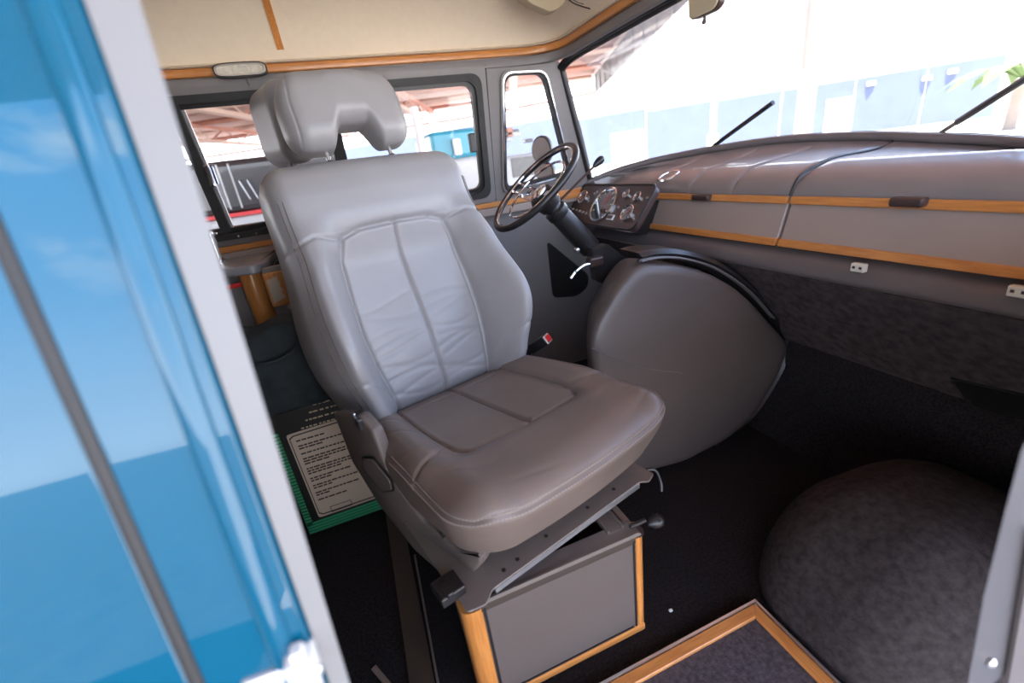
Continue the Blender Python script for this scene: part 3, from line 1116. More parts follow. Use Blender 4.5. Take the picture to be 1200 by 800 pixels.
# ================================================================== DASHBOARD
xL, xU, xB = 1.15 * XS, 1.18 * XS, 1.125 * XS
zL, zU, zB = 1.1 - .275 * xL, 1.1 - .172 * xU, 1.1 - .357 * xB
dash = empty('dashboard', (xL, 1.17, zL), 'long grey vinyl dashboard with two orange wood strips and flap doors', 'dashboard')


def rim_x(y):
    P = sorted(((p[1], p[0], p[2]) for p in rim), key=lambda t: t[0])
    ys = [p[0] for p in P]
    return float(np.interp(y, ys, [p[1] for p in P])), float(np.interp(y, ys, [p[2] for p in P]))


def pad_section(y0, y1, n):
    rows = []
    for y in np.linspace(y0, y1, n):
        rx, rz = rim_x(y)
        e = min(abs(y - y0), abs(y1 - y))
        dip = .010 * math.exp(-(e / .008) ** 2)
        cr = min(.975, rz + .01)
        xc = min(xU + .10, rx - .05)
        k = max(0.0, 1 - (xU + .16 - rx) * 4) if rx < xU + .16 else 1.0
        prof = [(xU + .006, zU + .014), (xU + .012, zU + .035), (xU + .03, zU + .058), (xU + .06, zU + .076), (xc + .005, cr - .0), (xc + .05 * k, cr + .006), ((xc + rx) / 2 + .02, (cr + rz) / 2 - .010), (rx - .035, rz - .022), (rx - .004, rz - .012)]
        if rx < xU + .10:
            prof = [(min(a, rx - .005 * (9 - i)), b if a < rx else rz - .012) for i, (a, b) in enumerate(prof)]
        pp = catmull([(a, 0, b) for a, b in prof], 4)
        rows.append([(p[0], y, p[2] - dip * min(1.0, max(0.0, (rx - .03 - p[0]) / .08))) for p in pp])
    return thicken(g_loft(rows), (.01, 0, -.025))


ysm = [.30, 1.0, 1.225, 1.43, 1.66, 2.02]
for a, b in zip(ysm[:-1], ysm[1:]):
    add('top_pad', pad_section(a, b, 28), 'dashtop', dash, True, 60)
# black seam cord at the main joint, following the pad
rx, rz = rim_x(1.0)
sm = [(xU + .004, 1.0, zU + .012), (xU + .028, 1.0, zU + .057), (xU + .06, 1.0, zU + .075), (xU + .10, 1.0, .970), (xU + .18, 1.0, .985), (rx - .06, 1.0, rz - .030), (rx - .02, 1.0, rz - .016)]
add('joint_cord', g_tube(catmull(sm, 6), .0045, 8), 'black', dash, True)
add('windscreen_gasket', g_tube([np.array(p) + np.array([-.012, 0, -.004]) for p in rim], .014, 10), 'dash', dash, True, 60)

add('carcass', g_prism([(xL + .03, .30, zL - .05), (xU + .03, .30, zU + .02), (xU + .10, .30, zU + .02), (xL + .12, .30, zL - .05)], (0, 1.72, 0)), 'black', dash)
# flap doors between the strips
for (a, b) in ((.30, .995), (1.005, 1.80)):
    poly = [(xL + .006, a, zL + .008), (xU + .006, a, zU - .008), (xU + .026, a, zU - .008), (xL + .026, a, zL + .008)]
    fd = add('flap_door', g_prism_bev(poly, (0, b - a, 0), .003, 1), 'panel', dash)
    su = g_prism_bev([(xU - .004, a, zU - .011), (xU + .002, a, zU + .011), (xU + .024, a, zU + .011), (xU + .02, a, zU - .011)], (0, b - a, 0), .003, 2)
    add('wood_strip', su, 'wood_y', fd)
    add('wood_strip', g_prism_bev([(xL - .006, a, zL - .011), (xL - .001, a, zL + .011), (xL + .024, a, zL + .011), (xL + .024, a, zL - .011)], (0, b - a, 0), .003, 2), 'wood_y', fd)
    if a < .5:
        c0, c1 = on(1047, 237, 0, xU), on(1088, 237, 0, xU)
    else:
        c0, c1 = on(815, 232, 0, xU), on(834, 231, 0, xU)
    cc = (c0 + c1) / 2
    ll = abs(c0[1] - c1[1])
    add('flap_latch', g_box((cc[0] - .008, cc[1], cc[2] + .002), (.028, ll, .022), bev=.006), 'brown', fd, True, 50)

# lower padded roll, from the right wall to the left wall
prof = [(xL + .03, zL - .010), (xL + .018, zL - .016), (xL + .005, zL - .024), (xB + .006, (zL + zB) / 2 + .006), (xB - .006, (zL + zB) / 2 - .02), (xB - .004, zB + .012), (xB + .012, zB + .001), (xB + .05, zB + .002), (xL + .06, zL - .03)]
pp = catmull([(a, 0, b) for a, b in prof], 4)
rows = []
for y in np.linspace(.28, 2.045, 40):
    rows.append([(p[0] + .004 * math.sin(y * 3), y, p[2]) for p in pp])
add('knee_roll', thicken(g_loft(rows), (.012, 0, 0)), 'dash', dash, True, 60)
for q in ((1008, 313), (1197, 341)):
    p = on(q[0], q[1], 0, xB + .002)
    cb = add('clip_block', g_box((p[0] - .004, p[1], p[2]), (.016, .034, .022), bev=.003), 'ivory', dash)
    for s in (-1, 1):
        add('clip_hole', g_box((p[0] - .0125, p[1] + s * .008, p[2] + .001), (.002, .006, .006)), 'brown', cb)
# chrome rimmed vent at the left of the pad
vc = on(784, 205, 0, xU + .06)
add('ash_cup', g_lathe(vc + np.array([0, 0, -.01]), (-.35, 0, .94), [(.044, 0), (.047, .006), (.044, .012), (.036, .012), (.034, .006), (.001, .004)], 28), 'chrome', dash, True, 40)

# instrument panel (leaning box with rounded corners)
yc = 1.46
IA, IB = on(771, 216, 1, yc), on(741, 270, 1, yc)
ie = (IA - IB) / np.linalg.norm(IA - IB)
iN = np.cross(ie, np.array([0, 1.0, 0]))
if iN @ (E0 - IA) < 0:
    iN = -iN


def IP(px, py, off=0.0):
    return onp(px, py, IA, iN) + iN * off


tl = IP(676, 219)
bl = IP(652, 262)
poly = [IA, IB, np.array([IB[0], 2.02, IB[2]]), np.array([IA[0], 2.02, IA[2]])]
poly = round_poly(poly, [.035, .035, .02, .02], 6)
ip = add('instrument_panel', g_prism_bev(poly, -iN * .03, .006, 2), 'brown', dash, True, 40)
hs_ = [IA - ie * .03 + np.array([0, .14, 0]), IB + ie * .01 + np.array([0, .16, 0]), np.array([IB[0], 2.02, IB[2]]) + ie * .01, np.array([IA[0], 2.02, IA[2]]) - ie * .03]
add('panel_housing', g_prism([p - iN * .028 for p in hs_], -iN * .12 + np.array([.06, 0, .02])), 'black', dash)
add('panel_rim', g_tube([p + iN * .0 for p in poly], .005, 8, True), 'black', ip, True)


def gauge(px, py, r, name, ring='chrome', rw=.006):
    c = IP(px, py)
    g_ = add(name, g_lathe(c, iN, [(r, -.002), (r, .008), (r - rw * .5, .011), (r - rw, .008), (r - rw, .004), (.0005, .004)], 32), ring, ip, True, 40)
    return c


def dial(c, r):
    add('dial_face', g_lathe(c, iN, [(r, .002), (r, .0062), (.0005, .0064)], 32), 'gauge', ip, True, 40)
    # tick marks and a needle
    geos = []
    ya = np.array([0, 1.0, 0])
    for k in range(9):
        a = math.radians(-30 + 30 * k)
        d = ya * -math.cos(a) + ie * math.sin(a)
        geos.append(g_box(c + d * r * .82 + iN * .0066, (r * .16, r * .05, .0006), (d, np.cross(iN, d), iN)))
    o = add('tick_marks', geo_join(geos), 'white', ip)
    o['kind'] = 'stuff'
    d = ya * -.5 + ie * .86
    add('needle', g_box(c + d * r * .3 + iN * .0072, (r * .7, r * .05, .0008), (d, np.cross(iN, d), iN)), 'red', ip)


sp_c = gauge(708, 240, .083, 'speedometer', rw=.009)
dial(sp_c, .074)
for (px, py, r) in ((684, 231, .034), (735, 228, .021), (748, 231, .021), (736, 250, .036)):
    c = gauge(px, py, r, 'gauge')
    dial(c, r - .006)
for k in range(6):
    p = IP(668 + k * 3.8, 244 + k * 1.2)
    add('toggle_switch', geo_join([g_lathe(p, iN, [(.007, 0), (.007, .003), (.003, .004), (.0035, .014), (.001, .016)], 10)]), 'chrome', ip, True, 40)
wl_ = IP(716, 255)
wlb = add('warning_lamp', g_box(wl_ + iN * .003, (.046, .006, .024), (np.array([0, 1.0, 0]), iN, ie), .002), 'white', ip)
add('lamp_window', g_box(wl_ + iN * .0065, (.036, .002, .014), (np.array([0, 1.0, 0]), iN, ie)), 'brown', ip)
for (px, py) in ((697, 227), (700, 225), (690, 236), (725, 243), (759, 232), (743, 257), (706, 254)):
    add('indicator', g_lathe(IP(px, py), iN, [(.005, 0), (.005, .003), (.003, .005), (.0005, .0055)], 10), 'bright', ip, True, 40)
for (px, py) in ((664, 229), (674, 229)):
    add('name_tag', g_box(IP(px, py, .001), (.030, .003, .006), (np.array([0, 1.0, 0]), iN, ie)), 'white', ip)

# wood end strip beside the steering column on the left wall
add('end_strip', g_box((1.02, 2.02, .905), (.22, .03, .022), bev=.004), 'wood', dash)

# ================================================================== STEERING WHEEL
WC = np.array([.692, 1.606, 0.998])
wa = np.array([-.64, 0, .77]); wa /= np.linalg.norm(wa)   # towards the driver
w1 = np.array([0, 1.0, 0]); w2 = np.cross(wa, w1)
sw = empty('steering_wheel', tuple(WC), 'thin black steering wheel with chrome horn ring and two spokes on a black column', 'steering wheel')
RW = .198


def ring_pts(c, r, n=48, h=0.0):
    return [c + wa * h + r * (w1 * math.cos(2 * math.pi * k / n) + w2 * math.sin(2 * math.pi * k / n)) for k in range(n)]


add('rim', g_tube(ring_pts(WC, RW, 56), .0125, 12, True), 'black', sw, True)
add('rim_highlight', g_tube(ring_pts(WC, RW - .010, 56, .004), .0045, 8, True), 'chrome', sw, True)
add('horn_ring', g_tube(ring_pts(WC, .135, 48, -.012), .0045, 8, True), 'chrome', sw, True)
hubc = WC - wa * .05
add('hub', g_lathe(hubc, wa, [(.045, -.05), (.052, -.02), (.055, 0), (.045, .018), (.036, .022)], 28), 'black', sw, True, 40)
add('horn_button', g_lathe(hubc, wa, [(.036, .018), (.034, .028), (.024, .032), (.022, .029), (.008, .034), (.001, .035)], 28), 'chrome', sw, True, 40)
for s in (-1, 1):
    for dw in (-.5, .5):
        d0 = w1 * s
        p0 = hubc + d0 * .035 + w2 * dw * .05
        p1 = WC + d0 * (RW - .005) + w2 * dw * .04
        add('spoke', g_tube(catmull([p0, p0 * .6 + p1 * .4 - wa * .008, p1], 5), [.007] * 5 + [.006] * 5 + [.005], 8), 'chrome', sw, True)
    add('horn_bracket', g_box(hubc + w1 * s * .085 + wa * .018, (.075, .022, .008), (w1, w2, wa), .003), 'chrome', sw)
ce = hubc - wa * .58
add('column', g_tube([hubc - wa * .02, hubc - wa * .10, hubc - wa * .11, hubc - wa * .30, hubc - wa * .31, ce], [.034, .036, .042, .044, .034, .032], 18), 'black', sw, True, 40)
k0 = hubc - wa * .06
kn = onp(702, 189, (0, 1.60, 0), np.array([0, 1.0, 0]))
add('shift_lever', g_tube([k0 + np.array([.02, -.03, 0]), k0 * .97 + kn * .03, kn], [.007, .0055, .0045], 8), 'brown', sw, True)
kd = (kn - k0) / np.linalg.norm(kn - k0)
add('shift_knob', g_lathe(kn - kd * .02, kd, [(.005, -.012), (.011, 0), (.015, .02), (.014, .034), (.008, .042), (.001, .044)], 16), 'black', sw, True)
add('column_collar', g_lathe(hubc - wa * .085, wa, [(.040, -.02), (.046, -.012), (.046, .012), (.038, .02)], 24), 'black', sw, True, 40)
# bracket, boot and the small hand lever under the dashboard
bpoly = [onp(q[0], q[1], (0, 1.52, 0), np.array([0, 1.0, 0])) for q in ((694, 292), (713, 286), (735, 303), (716, 335), (700, 330))]
add('column_bracket', g_prism_bev(bpoly, (0, .05, 0), .004, 1), 'black', sw)
hl = [onp(q[0], q[1], (0, 1.50, 0), np.array([0, 1.0, 0])) for q in ((669, 326), (675, 318), (684, 311), (692, 309))]
add('hand_lever', g_tube(catmull(hl, 5), .006, 8), 'chrome', sw, True)
add('lever_boss', g_box(onp(697, 306, (0, 1.51, 0), np.array([0, 1.0, 0])), (.06, .04, .035), bev=.006), 'brown', sw)
bt = onp(677, 293, (0, 1.5, 0), np.array([0, 1.0, 0]))
add('bolt', g_lathe(bt, (0, -1, 0), [(.008, -.02), (.008, .004), (.003, .006)], 12), 'bright', sw, True, 40)

# ================================================================== ENGINE COVER
ec = empty('engine_cover', (1.0, 1.2, 0), 'bulky upholstered grey engine cover with a stitched fold in front of the seat', 'engine cover')
yF = 1.05


def sil(px, py, y=yF):
    return on(px, py, 1, y)


# side outline from the lower rear corner clockwise (seen from the doorway)
side = [(.60, .10), (.580, .36), (.580, .57), (.605, .635), (.69, .735), (.755, .783), (.88, .755), (1.02, .700), (1.12, .635), (1.20, .565), (1.30, .46), (1.385, .37), (1.40, .33), (1.36, .22), (1.25, .085), (1.13, .03), (.93, .005), (.75, .03)]
sd = [np.array([a, 0, b]) for a, b in side]
sc = np.array([.98, 0, .38])
loop = round_poly(sd, .035, 4)
rows = []
for (k, y, s_) in ((.0, yF, 0), (.55, yF - .004, 0), (.90, yF, 0), (.968, yF + .004, 0), (.99, yF + .014, .003), (1.0, yF + .032, .010), (1.0, yF + .12, .05), (.97, yF + .40, .20)):
    rows.append([sc + (p - sc) * max(k, .001) + np.array([s_ * (1.0 if p[0] < 1.0 else .3), y, -.35 * s_ * (1.0 if p[2] > .3 else 0)]) for p in loop])
ecb = add('cover_shell', g_loft(rows, True, True), 'vinyl', ec, True, 60)
# stitched horizontal fold
fold = [sc + (np.array(p) - sc) * .985 + np.array([0, yF - .004, 0]) for p in ((.60, 0, .52), (.68, 0, .485), (.86, 0, .430), (1.0, 0, .405))]
fl_ = [on(q[0], q[1], 1, yF - .002) for q in ((693, 408), (720, 420), (760, 432), (800, 437))]
add('fold_seam', g_tube(catmull(fl_, 5), .0025, 6), 'dash', ecb, True)
# black flange with catch along the firewall side
flp = [(.78, .793), (.84, .792), (.93, .772), (1.04, .725), (1.14, .66), (1.23, .585), (1.33, .48), (1.42, .385), (1.435, .33), (1.39, .215), (1.27, .075), (1.10, .012)]
rows = []
for a, b in [(p[0], p[2]) for p in catmull([(a, 0, b) for a, b in flp], 4)]:
    d = np.array([a - .98, b - .38]); d /= np.linalg.norm(d)
    rows.append([(a - d[0] * .022, yF + .055, b - d[1] * .022), (a - d[0] * .0, yF + .02, b), (a + d[0] * .014, yF + .035, b + d[1] * .014), (a + d[0] * .014, yF + .12, b + d[1] * .014)])
add('flange', thicken(g_loft(rows), (0, .01, 0)), 'black', ec, True, 40)
for off in (.0, .012):
    add('flange_cord', g_tube([(p[0] * 1.0, yF + .018 + off, p[2] - .004) for p in catmull([(a - .006, 0, b - .006) for a, b in flp[:7]], 5)], .0035, 6), 'dash', ec, True)
ct = on(932, 420, 1, yF + .01)
add('catch', geo_join([g_box(ct, (.035, .012, .008), bev=.002), g_lathe(ct + np.array([.008, -.006, 0]), (0, -1, 0), [(.004, 0), (.004, .004), (.001, .005)], 8)]), 'brown', ec)

# ================================================================== LEFT REAR CORNER: counter, box, bag
cy = 1.70
ctr = empty('washbasin_counter', (-.40, 1.85, 0), 'grey glossy counter top on a round oak post behind the swivel seat', 'counter')
tz = .862
cpoly = [on(q[0], q[1], 2, tz) for q in ((205, 342), (262, 326), (300, 322), (318, 315), (328, 300))]
pl_ = [np.array([-.95, cpoly[0][1], tz])] + [cpoly[1], cpoly[2], cpoly[3], cpoly[4]] + [np.array([cpoly[4][0], 2.02, tz]), np.array([-.95, 2.02, tz])]
add('counter_top', g_prism_bev(round_poly(pl_, .03, 4), (0, 0, .032), .008, 3), 'marble', ctr, True, 50)
pc = on(300, 345, 1, 1.74)
cq = on(303, 392, 1, 1.74)
add('oak_post', g_lathe((pc[0], 1.76, 0), (0, 0, 1), [(.036, .0), (.036, tz - .003)], 24), 'wood_z', ctr, True, 40)
add('cabinet_front', g_box((pc[0] - .30, 1.80, tz / 2), (.55, .02, tz - .01)), 'cabinet', ctr)
add('towel_rail', g_tube([on(262, 338, 1, 1.74), on(283, 333, 1, 1.74)], .008, 8), 'red', ctr, True)
fc = empty('tap', tuple(on(258, 306, 2, tz + .032)), 'chrome tap standing on the grey counter by the window', 'tap')
fp = on(258, 306, 2, tz + .033)
add('tap_body', g_lathe(fp, (0, 0, 1), [(.022, 0), (.022, .006), (.012, .012), (.011, .06), (.015, .065), (.015, .085), (.009, .09)], 16), 'chrome', fc, True, 40)
add('spout', g_tube(catmull([fp + np.array([0, 0, .06]), fp + np.array([-.015, 0, .12]), fp + np.array([-.05, -.02, .14]), fp + np.array([-.08, -.04, .11])], 5), .008, 10), 'chrome', fc, True)
add('tap_handle', geo_join([g_lathe(fp + np.array([0, 0, .09]), (0, 0, 1), [(.012, 0), (.014, .01), (.010, .02), (.002, .022)], 12), g_box(fp + np.array([0, 0, .10]), (.05, .008, .008), bev=.002)]), 'chrome', fc, True, 40)

# grey partition panel with a wooden dispenser
pt = empty('partition', (-.16, 1.66, 0), 'grey upright partition between the counter post and the swivel seat', 'partition')
px0 = on(322, 350, 1, 1.66)[0] - .012
add('partition_board', g_box((px0 + .16, 1.672, .44), (.32, .02, .88), bev=.004), 'cabinet', pt)
ov = on(340, 358, 1, 1.660)
add('latch_knob', g_lathe(ov, (0, -1, 0), [(.013, 0), (.013, .004), (.008, .010), (.001, .011)], 16), 'bright', pt, True, 40)
dp = on(324, 338, 1, 1.66)
di = empty('tissue_dispenser', tuple(dp), 'small oak dispenser with white jagged paper on the grey partition', 'dispenser')
add('dispenser_frame', g_box((dp[0] + .004, 1.652, dp[2]), (.062, .02, .115), bev=.004), 'wood_z', di)
zig = [(-.022, -.045), (.018, -.030)]
for k in range(6):
    zig += [(.018 - .006 * (k % 2) - .001, -.026 + k * .012)]
zig += [(.014, .044), (-.022, .036)]
add('paper', g_prism([(dp[0] + .004 + a, 1.640, dp[2] + b) for a, b in zig], (0, -.003, 0)), 'print_bg', di)

# black and green instruction box on the floor, with a dark cloth bag on top
byy = 1.385
tb = [on(q[0], q[1], 1, byy) for q in ((365, 628), (442, 601))]
ix0, ix1 = tb[0][0] - .004, tb[1][0] + .10
iz1 = .475
ib = empty('instruction_box', ((ix0 + ix1) / 2, byy + .08, 0), 'black box with cream instruction label and green border standing on the floor behind the seat', 'box')
add('carton', g_box(((ix0 + ix1) / 2, byy + .065, iz1 / 2), (ix1 - ix0, .13, iz1), bev=.003), 'print_black', ib)


def IBX(px, py, off=.0):
    return on(px, py, 1, byy - off)


lab = [IBX(335, 510, .0), IBX(405, 488), IBX(447, 581), IBX(374, 606)]
lb = add('label_sheet', g_prism([p + np.array([0, -.0008, 0]) for p in round_poly(lab, .008, 4)], (0, -.0006, 0)), 'print_bg', ib)
lab2 = round_poly(inset_quad(lab, -.0) if False else lab, .008, 4)
cenl = sum(np.array(p) for p in lab) / 4
add('label_border', g_ring([p + np.array([0, -.0016, 0]) for p in samp(lab2, 60)], [cenl + (p - cenl) * .962 + np.array([0, -.0016, 0]) for p in samp(lab2, 60)], (0, -.0006, 0)), 'print_bg', lb)
add('label_line', g_ring([cenl + (p - cenl) * .955 + np.array([0, -.0016, 0]) for p in samp(lab2, 60)], [cenl + (p - cenl) * .93 + np.array([0, -.0016, 0]) for p in samp(lab2, 60)], (0, -.0006, 0)), 'print_ink', lb)
# rows of print (not legible in the photograph)
x0_, z1_ = lab[0][0] + .022, lab[0][2] - .03
wlab = abs(lab[2][0] - lab[0][0]) - .045
hl_ = lab[0][2] - lab[3][2] - .05
geos = []
rng = random.Random(11)
pattern = [.45, 0, .8, .42, 0, .75, 0, .85, .8, .4, 0, .8, .85, .6, 0, .75, .3, 0, .85, .3, 0, .8, .2, 0, .5]
for i, fr in enumerate(pattern):
    if fr == 0:
        continue
    z = z1_ - hl_ * .86 * i / len(pattern)
    x = x0_
    while x < x0_ + wlab * fr:
        l = rng.uniform(.007, .020)
        geos.append(g_box((x + l / 2, byy - .0018, z), (l, .0008, .0052)))
        x += l + .003
o = add('print_rows', geo_join(geos), 'print_ink', lb)
o['kind'] = 'stuff'
bx_c = IBX(400, 592) + np.array([0, -.0018, 0])
add('print_frame', g_ring([bx_c + np.array([a, 0, b]) for a, b in ((-.035, -.012), (.035, -.012), (.035, .012), (-.035, .012))], [bx_c + np.array([a, 0, b]) for a, b in ((-.033, -.010), (.033, -.010), (.033, .010), (-.033, .010))], (0, -.0006, 0)), 'print_ink', lb)
# green hatched border: left column of dashes, bottom stripes
geos = []
zz = .045
while zz < .41:
    geos.append(g_box((ix0 + .013, byy - .001, zz), (.020, .001, .0085)))
    zz += .0125
gl = add('green_dashes', geo_join(geos), 'print_green', ib)
gl['kind'] = 'stuff'
for k in range(4):
    add('green_stripe', g_box(((ix0 + ix1) / 2, byy - .001, .010 + k * .0115), (ix1 - ix0 - .006, .001, .0085)), 'print_green', ib)
geos = []
for k in range(4):
    q = IBX(376, 470 + k * 8)
    x = q[0] - .02 - .012 * k
    while x < q[0] + .06:
        l = rng.uniform(.006, .016)
        geos.append(g_box((x, byy - .001, q[2] - .004), (l, .0008, .005)))
        x += l + .005
o = add('gold_print', geo_join(geos), 'print_gold', ib)
o['kind'] = 'stuff'

bagc = IBX(326, 440)
bag = empty('cloth_bag', (bagc[0], byy + .07, iz1), 'soft dark teal cloth bag slumped on top of the black instruction box', 'bag')
V, F = rbox((.118, .09, .135), (.035, .04, .035), (34, 26, 36))
ang = np.arctan2(V[:, 1], V[:, 0])
f = 1 + .05 * np.sin(3 * ang + V[:, 2] * 20) + .03 * np.sin(7 * ang - V[:, 2] * 34)
f *= 1 - .10 * sstep(V[:, 2], .05, .135) + .05 * np.exp(-((V[:, 2] + .05) / .06) ** 2)
V[:, 0] *= f
V[:, 1] *= f
V[:, 2] += .010 * np.sin(V[:, 0] * 40) * (V[:, 2] > .05)
V[:, 0] += .10 * 0 * V[:, 2]
bagp = np.array([bagc[0] + .005, byy + .06, iz1 + .136])
add('bag_body', (V + bagp, F), 'teal_cloth', bag, True)
fp_ = catmull([bagp + np.array([-.09, -.085, .07]), bagp + np.array([-.03, -.108, .05]), bagp + np.array([.04, -.108, .055]), bagp + np.array([.10, -.08, .09])], 6)
add('bag_fold', g_tube(fp_, .006, 8), 'teal_cloth', bag, True)

# small bits: dome light, ceiling fitting, mirror, crumb, splinter
dl = W(286, 90)
dm = empty('dome_light', tuple(dl), 'oval interior lamp with dark rim on the wood band above the window', 'lamp')
hx, hz_ = .082, .022


def oval(c, a, b, off, n=36):
    out = []
    for k in range(n):
        t = 2 * math.pi * k / n
        cx, sx = math.cos(t), math.sin(t)
        r = 1 / (abs(cx) ** 4 + abs(sx) ** 4) ** .25
        out.append(c + np.array([cx * a * r, 0, sx * b * r]) + np.array([0, -off, 0]))
    return out


dlc = np.array([dl[0], 1.95, 1.501])
add('lamp_rim', g_ring(oval(dlc, hx, hz_, .014), oval(dlc, hx - .006, hz_ - .005, .014), (0, -.018, 0)), 'black', dm, True, 40)
add('lamp_bezel', g_ring(oval(dlc, hx - .004, hz_ - .004, .016), oval(dlc, hx - .010, hz_ - .008, .016), (0, -.018, 0)), 'chrome', dm, True, 40)
add('lamp_lens', g_prism_bev(oval(dlc, hx - .009, hz_ - .007, .012, 28), (0, -.017, 0), .003, 2), 'lens', dm, True, 40)
sw_ = on(290, 97, 1, 1.93)
add('lamp_switch', g_tube([sw_ + np.array([0, .01, .01]), sw_ + np.array([.004, -.004, -.012])], .002, 6), 'bright', dm, True)

fy = 1.68
cf0 = empty('ceiling_fan', tuple(on(665, -20, 1, fy)), 'beige round fitting with a thin wire guard hanging under the ceiling edge', 'fan')
fb = [on(q[0], q[1], 1, fy) for q in ((610, -6), (622, 4), (645, 14), (655, 10), (668, -4), (672, -40), (620, -40))]
add('fan_housing', g_prism_bev(round_poly(fb, .012, 3), (0, .05, 0), .006, 2), 'beige', cf0, True, 40)
wr_ = [on(q[0], q[1], 1, fy - .02) for q in ((664, -2), (675, 5), (695, 11), (715, 13), (728, 8), (734, 0), (737, -20))]
add('wire_guard', g_tube(catmull(wr_, 6), .0022, 6), 'brown', cf0, True)
wr_ = [on(q[0], q[1], 1, fy - .0) for q in ((664, -6), (676, 2), (696, 8), (714, 10), (726, 5), (732, -6))]
add('wire_guard', g_tube(catmull(wr_, 6), .0018, 6), 'chrome', cf0, True)
add('wire_stay', g_tube([on(707, -12, 1, fy), on(716, 11, 1, fy)], .004, 6), 'brown', cf0, True)

mc = on(822, 4, 0, 1.0)
mr = empty('rear_view_mirror', tuple(mc), 'small interior mirror with dark rim at the top of the windscreen', 'mirror')
my = [on(q[0], q[1], 0, 1.0) for q in ((805, -40), (806, 24), (815, 22), (834, 13), (841, 4), (848, -40))]
add('mirror_shell', g_prism_bev([p + np.array([.004, 0, 0]) for p in round_poly(my, .010, 3)], (.022, 0, 0), .005, 2), 'brown', mr, True, 40)
cm_ = sum(my) / len(my)
add('mirror_face', g_prism([cm_ + (p - cm_) * .93 for p in round_poly(my, .010, 3)], (.006, 0, 0)), 'beige', mr)  # flat beige painted in for the cream ceiling reflected in the mirror
kp = on(826, 20, 0, 1.01)
add('mirror_knob', g_lathe(kp, (0, .2, -1), [(.004, -.01), (.004, .006), (.006, .008), (.006, .014), (.001, .016)], 10), 'brown', mr, True, 40)

cr = on(786, 716, 2, 0)
V, F = rbox((.005, .004, .003), (.003, .003, .002), (4, 4, 3))
tag(add('paper_crumb', (V + np.array([cr[0], cr[1], .0035]), F), 'white', None, True), 'tiny white crumb of paper on the dark carpet', 'crumb')
sA, sB = on(438, 782, 2, .003), on(458, 806, 2, .003)
tag(add('flat_key', g_prism_bev([sA + np.array([-.006, -.003, 0]), sA + np.array([.006, .003, 0]), sB + np.array([.006, .003, 0]), sB + np.array([-.006, -.003, 0])], (0, 0, .004), .001, 1), 'steel', None), 'small flat metal strip lying on the dark floor left of the box', 'strip')

# ================================================================== OPEN BODY SIDE / DOOR in the foreground
DN = np.array([0, 1, -.2])
DP = np.array([0, .36, 1.1])
DU = DN / np.linalg.norm(DN)


def D(px, py, off=0.0):
    return onp(px, py, DP, DN) - DU * off


door = empty('passenger_door', (-.10, .30, .3), 'glossy blue door at the left with raised moulding, black joint and pale grey edge', 'door')


zlo, zhi = .55, 1.62


def dline(p, q):
    """straight line on the door plane through two sighted points, as a function of height"""
    A, B = D(*p), D(*q)

    def f(z, off=0.0, side=0.0):
        t = (z - A[2]) / (B[2] - A[2])
        x = A[0] + (B[0] - A[0]) * t + side
        return np.array([x, DP[1] + .2 * (z - DP[2]), z]) - DU * off
    return f


l_joint = dline((0, 283), (230, 800))
l_mould = dline((68, 58), (326, 750))
l_blue = dline((133, 100), (349, 700))
l_edge = dline((193, 100), (378, 700))
add('outer_skin', g_prism_bev([l_joint(zlo, 0, .004), l_blue(zlo, 0, -.003), l_blue(zhi, 0, -.003), l_joint(zhi, 0, .004)], DU * .02, .0025, 2), 'blue', door, True, 40)
add('moulding', g_loft([[l_mould(z, .006 * math.sin(a) - .0005, -.0095 * math.cos(a)) for a in np.linspace(0, math.pi, 16)] for z in np.linspace(zlo, zhi, 3)]), 'blue', door, True, 60)
add('door_return', g_loft([[l_blue(z, .001 - .014 * t * t, -.004 + .004 * t) for t in np.linspace(0, 1, 6)] for z in np.linspace(zlo, zhi, 3)]), 'blue', door, True, 60)
eg = []
for z in np.linspace(zlo, zhi, 3):
    A_, B_ = l_blue(z, -.002), l_edge(z, -.002)
    eg.append([A_, A_ * .3 + B_ * .7, B_, l_edge(z, -.008, -.006), l_edge(z, -.03, -.016), A_ + DU * .03])
add('door_edge', g_loft(eg, True, True), 'edge', door, True, 40)
add('joint_seal', g_tube([l_joint(zlo, -.003), l_joint(zhi, -.003)], .0055, 10), 'rubber', door, True)
lk = D(352, 772, .004)
lat = add('door_lock', g_box(D(356, 775, .003), (.022, .024, .030), bev=.004), 'lockwhite', door, True, 40)
add('lock_tongue', g_box(D(350, 753, .010), (.010, .012, .010), bev=.002), 'lockwhite', lat)
add('lock_bolt', g_lathe(D(372, 770, .012), (.5, -1, .2), [(.004, 0), (.004, .004), (.0015, .005)], 12), 'bright', lat, True, 40)
add('lock_plate', g_box(D(372, 788, .004), (.004, .02, .03), bev=.001), 'ivory', lat)
add('door_handle', g_prism_bev([D(282, 797, .006), D(335, 776, .006), D(335, 830, .006), D(282, 830, .006)], DU * .012, .003, 2), 'lockwhite', door, True, 40)
# body panel behind the joint
bdy = structure(add('wall_outer_right', g_prism_bev([(-1.9, .36 + .2 * (zlo - .6 - 1.1), zlo - .6), l_joint(zlo - .6, 0, -.004), l_joint(zhi, 0, -.004), (-1.9, .36 + .2 * (zhi - 1.1), zhi)], DU * .02, .003, 2), 'blue', None, True, 40), 'glossy blue body side left of the black joint')

# ================================================================== OUTDOORS
gz = -.65
gr = structure(add('ground', g_prism([(-60, -60, gz - .2), (90, -60, gz - .2), (90, 90, gz - .2), (-60, 90, gz - .2)], (0, 0, .2)), 'concrete'), 'pale concrete yard')

add('reflection_darkener', g_prism([(-40, -40, gz), (-1.2, -40, gz), (-1.2, -1.2, gz), (-40, -1.2, gz)], (0, 0, .01)), 'refl_ground', gr)  # unseen dark ground, added only to darken the reflection in the blue door
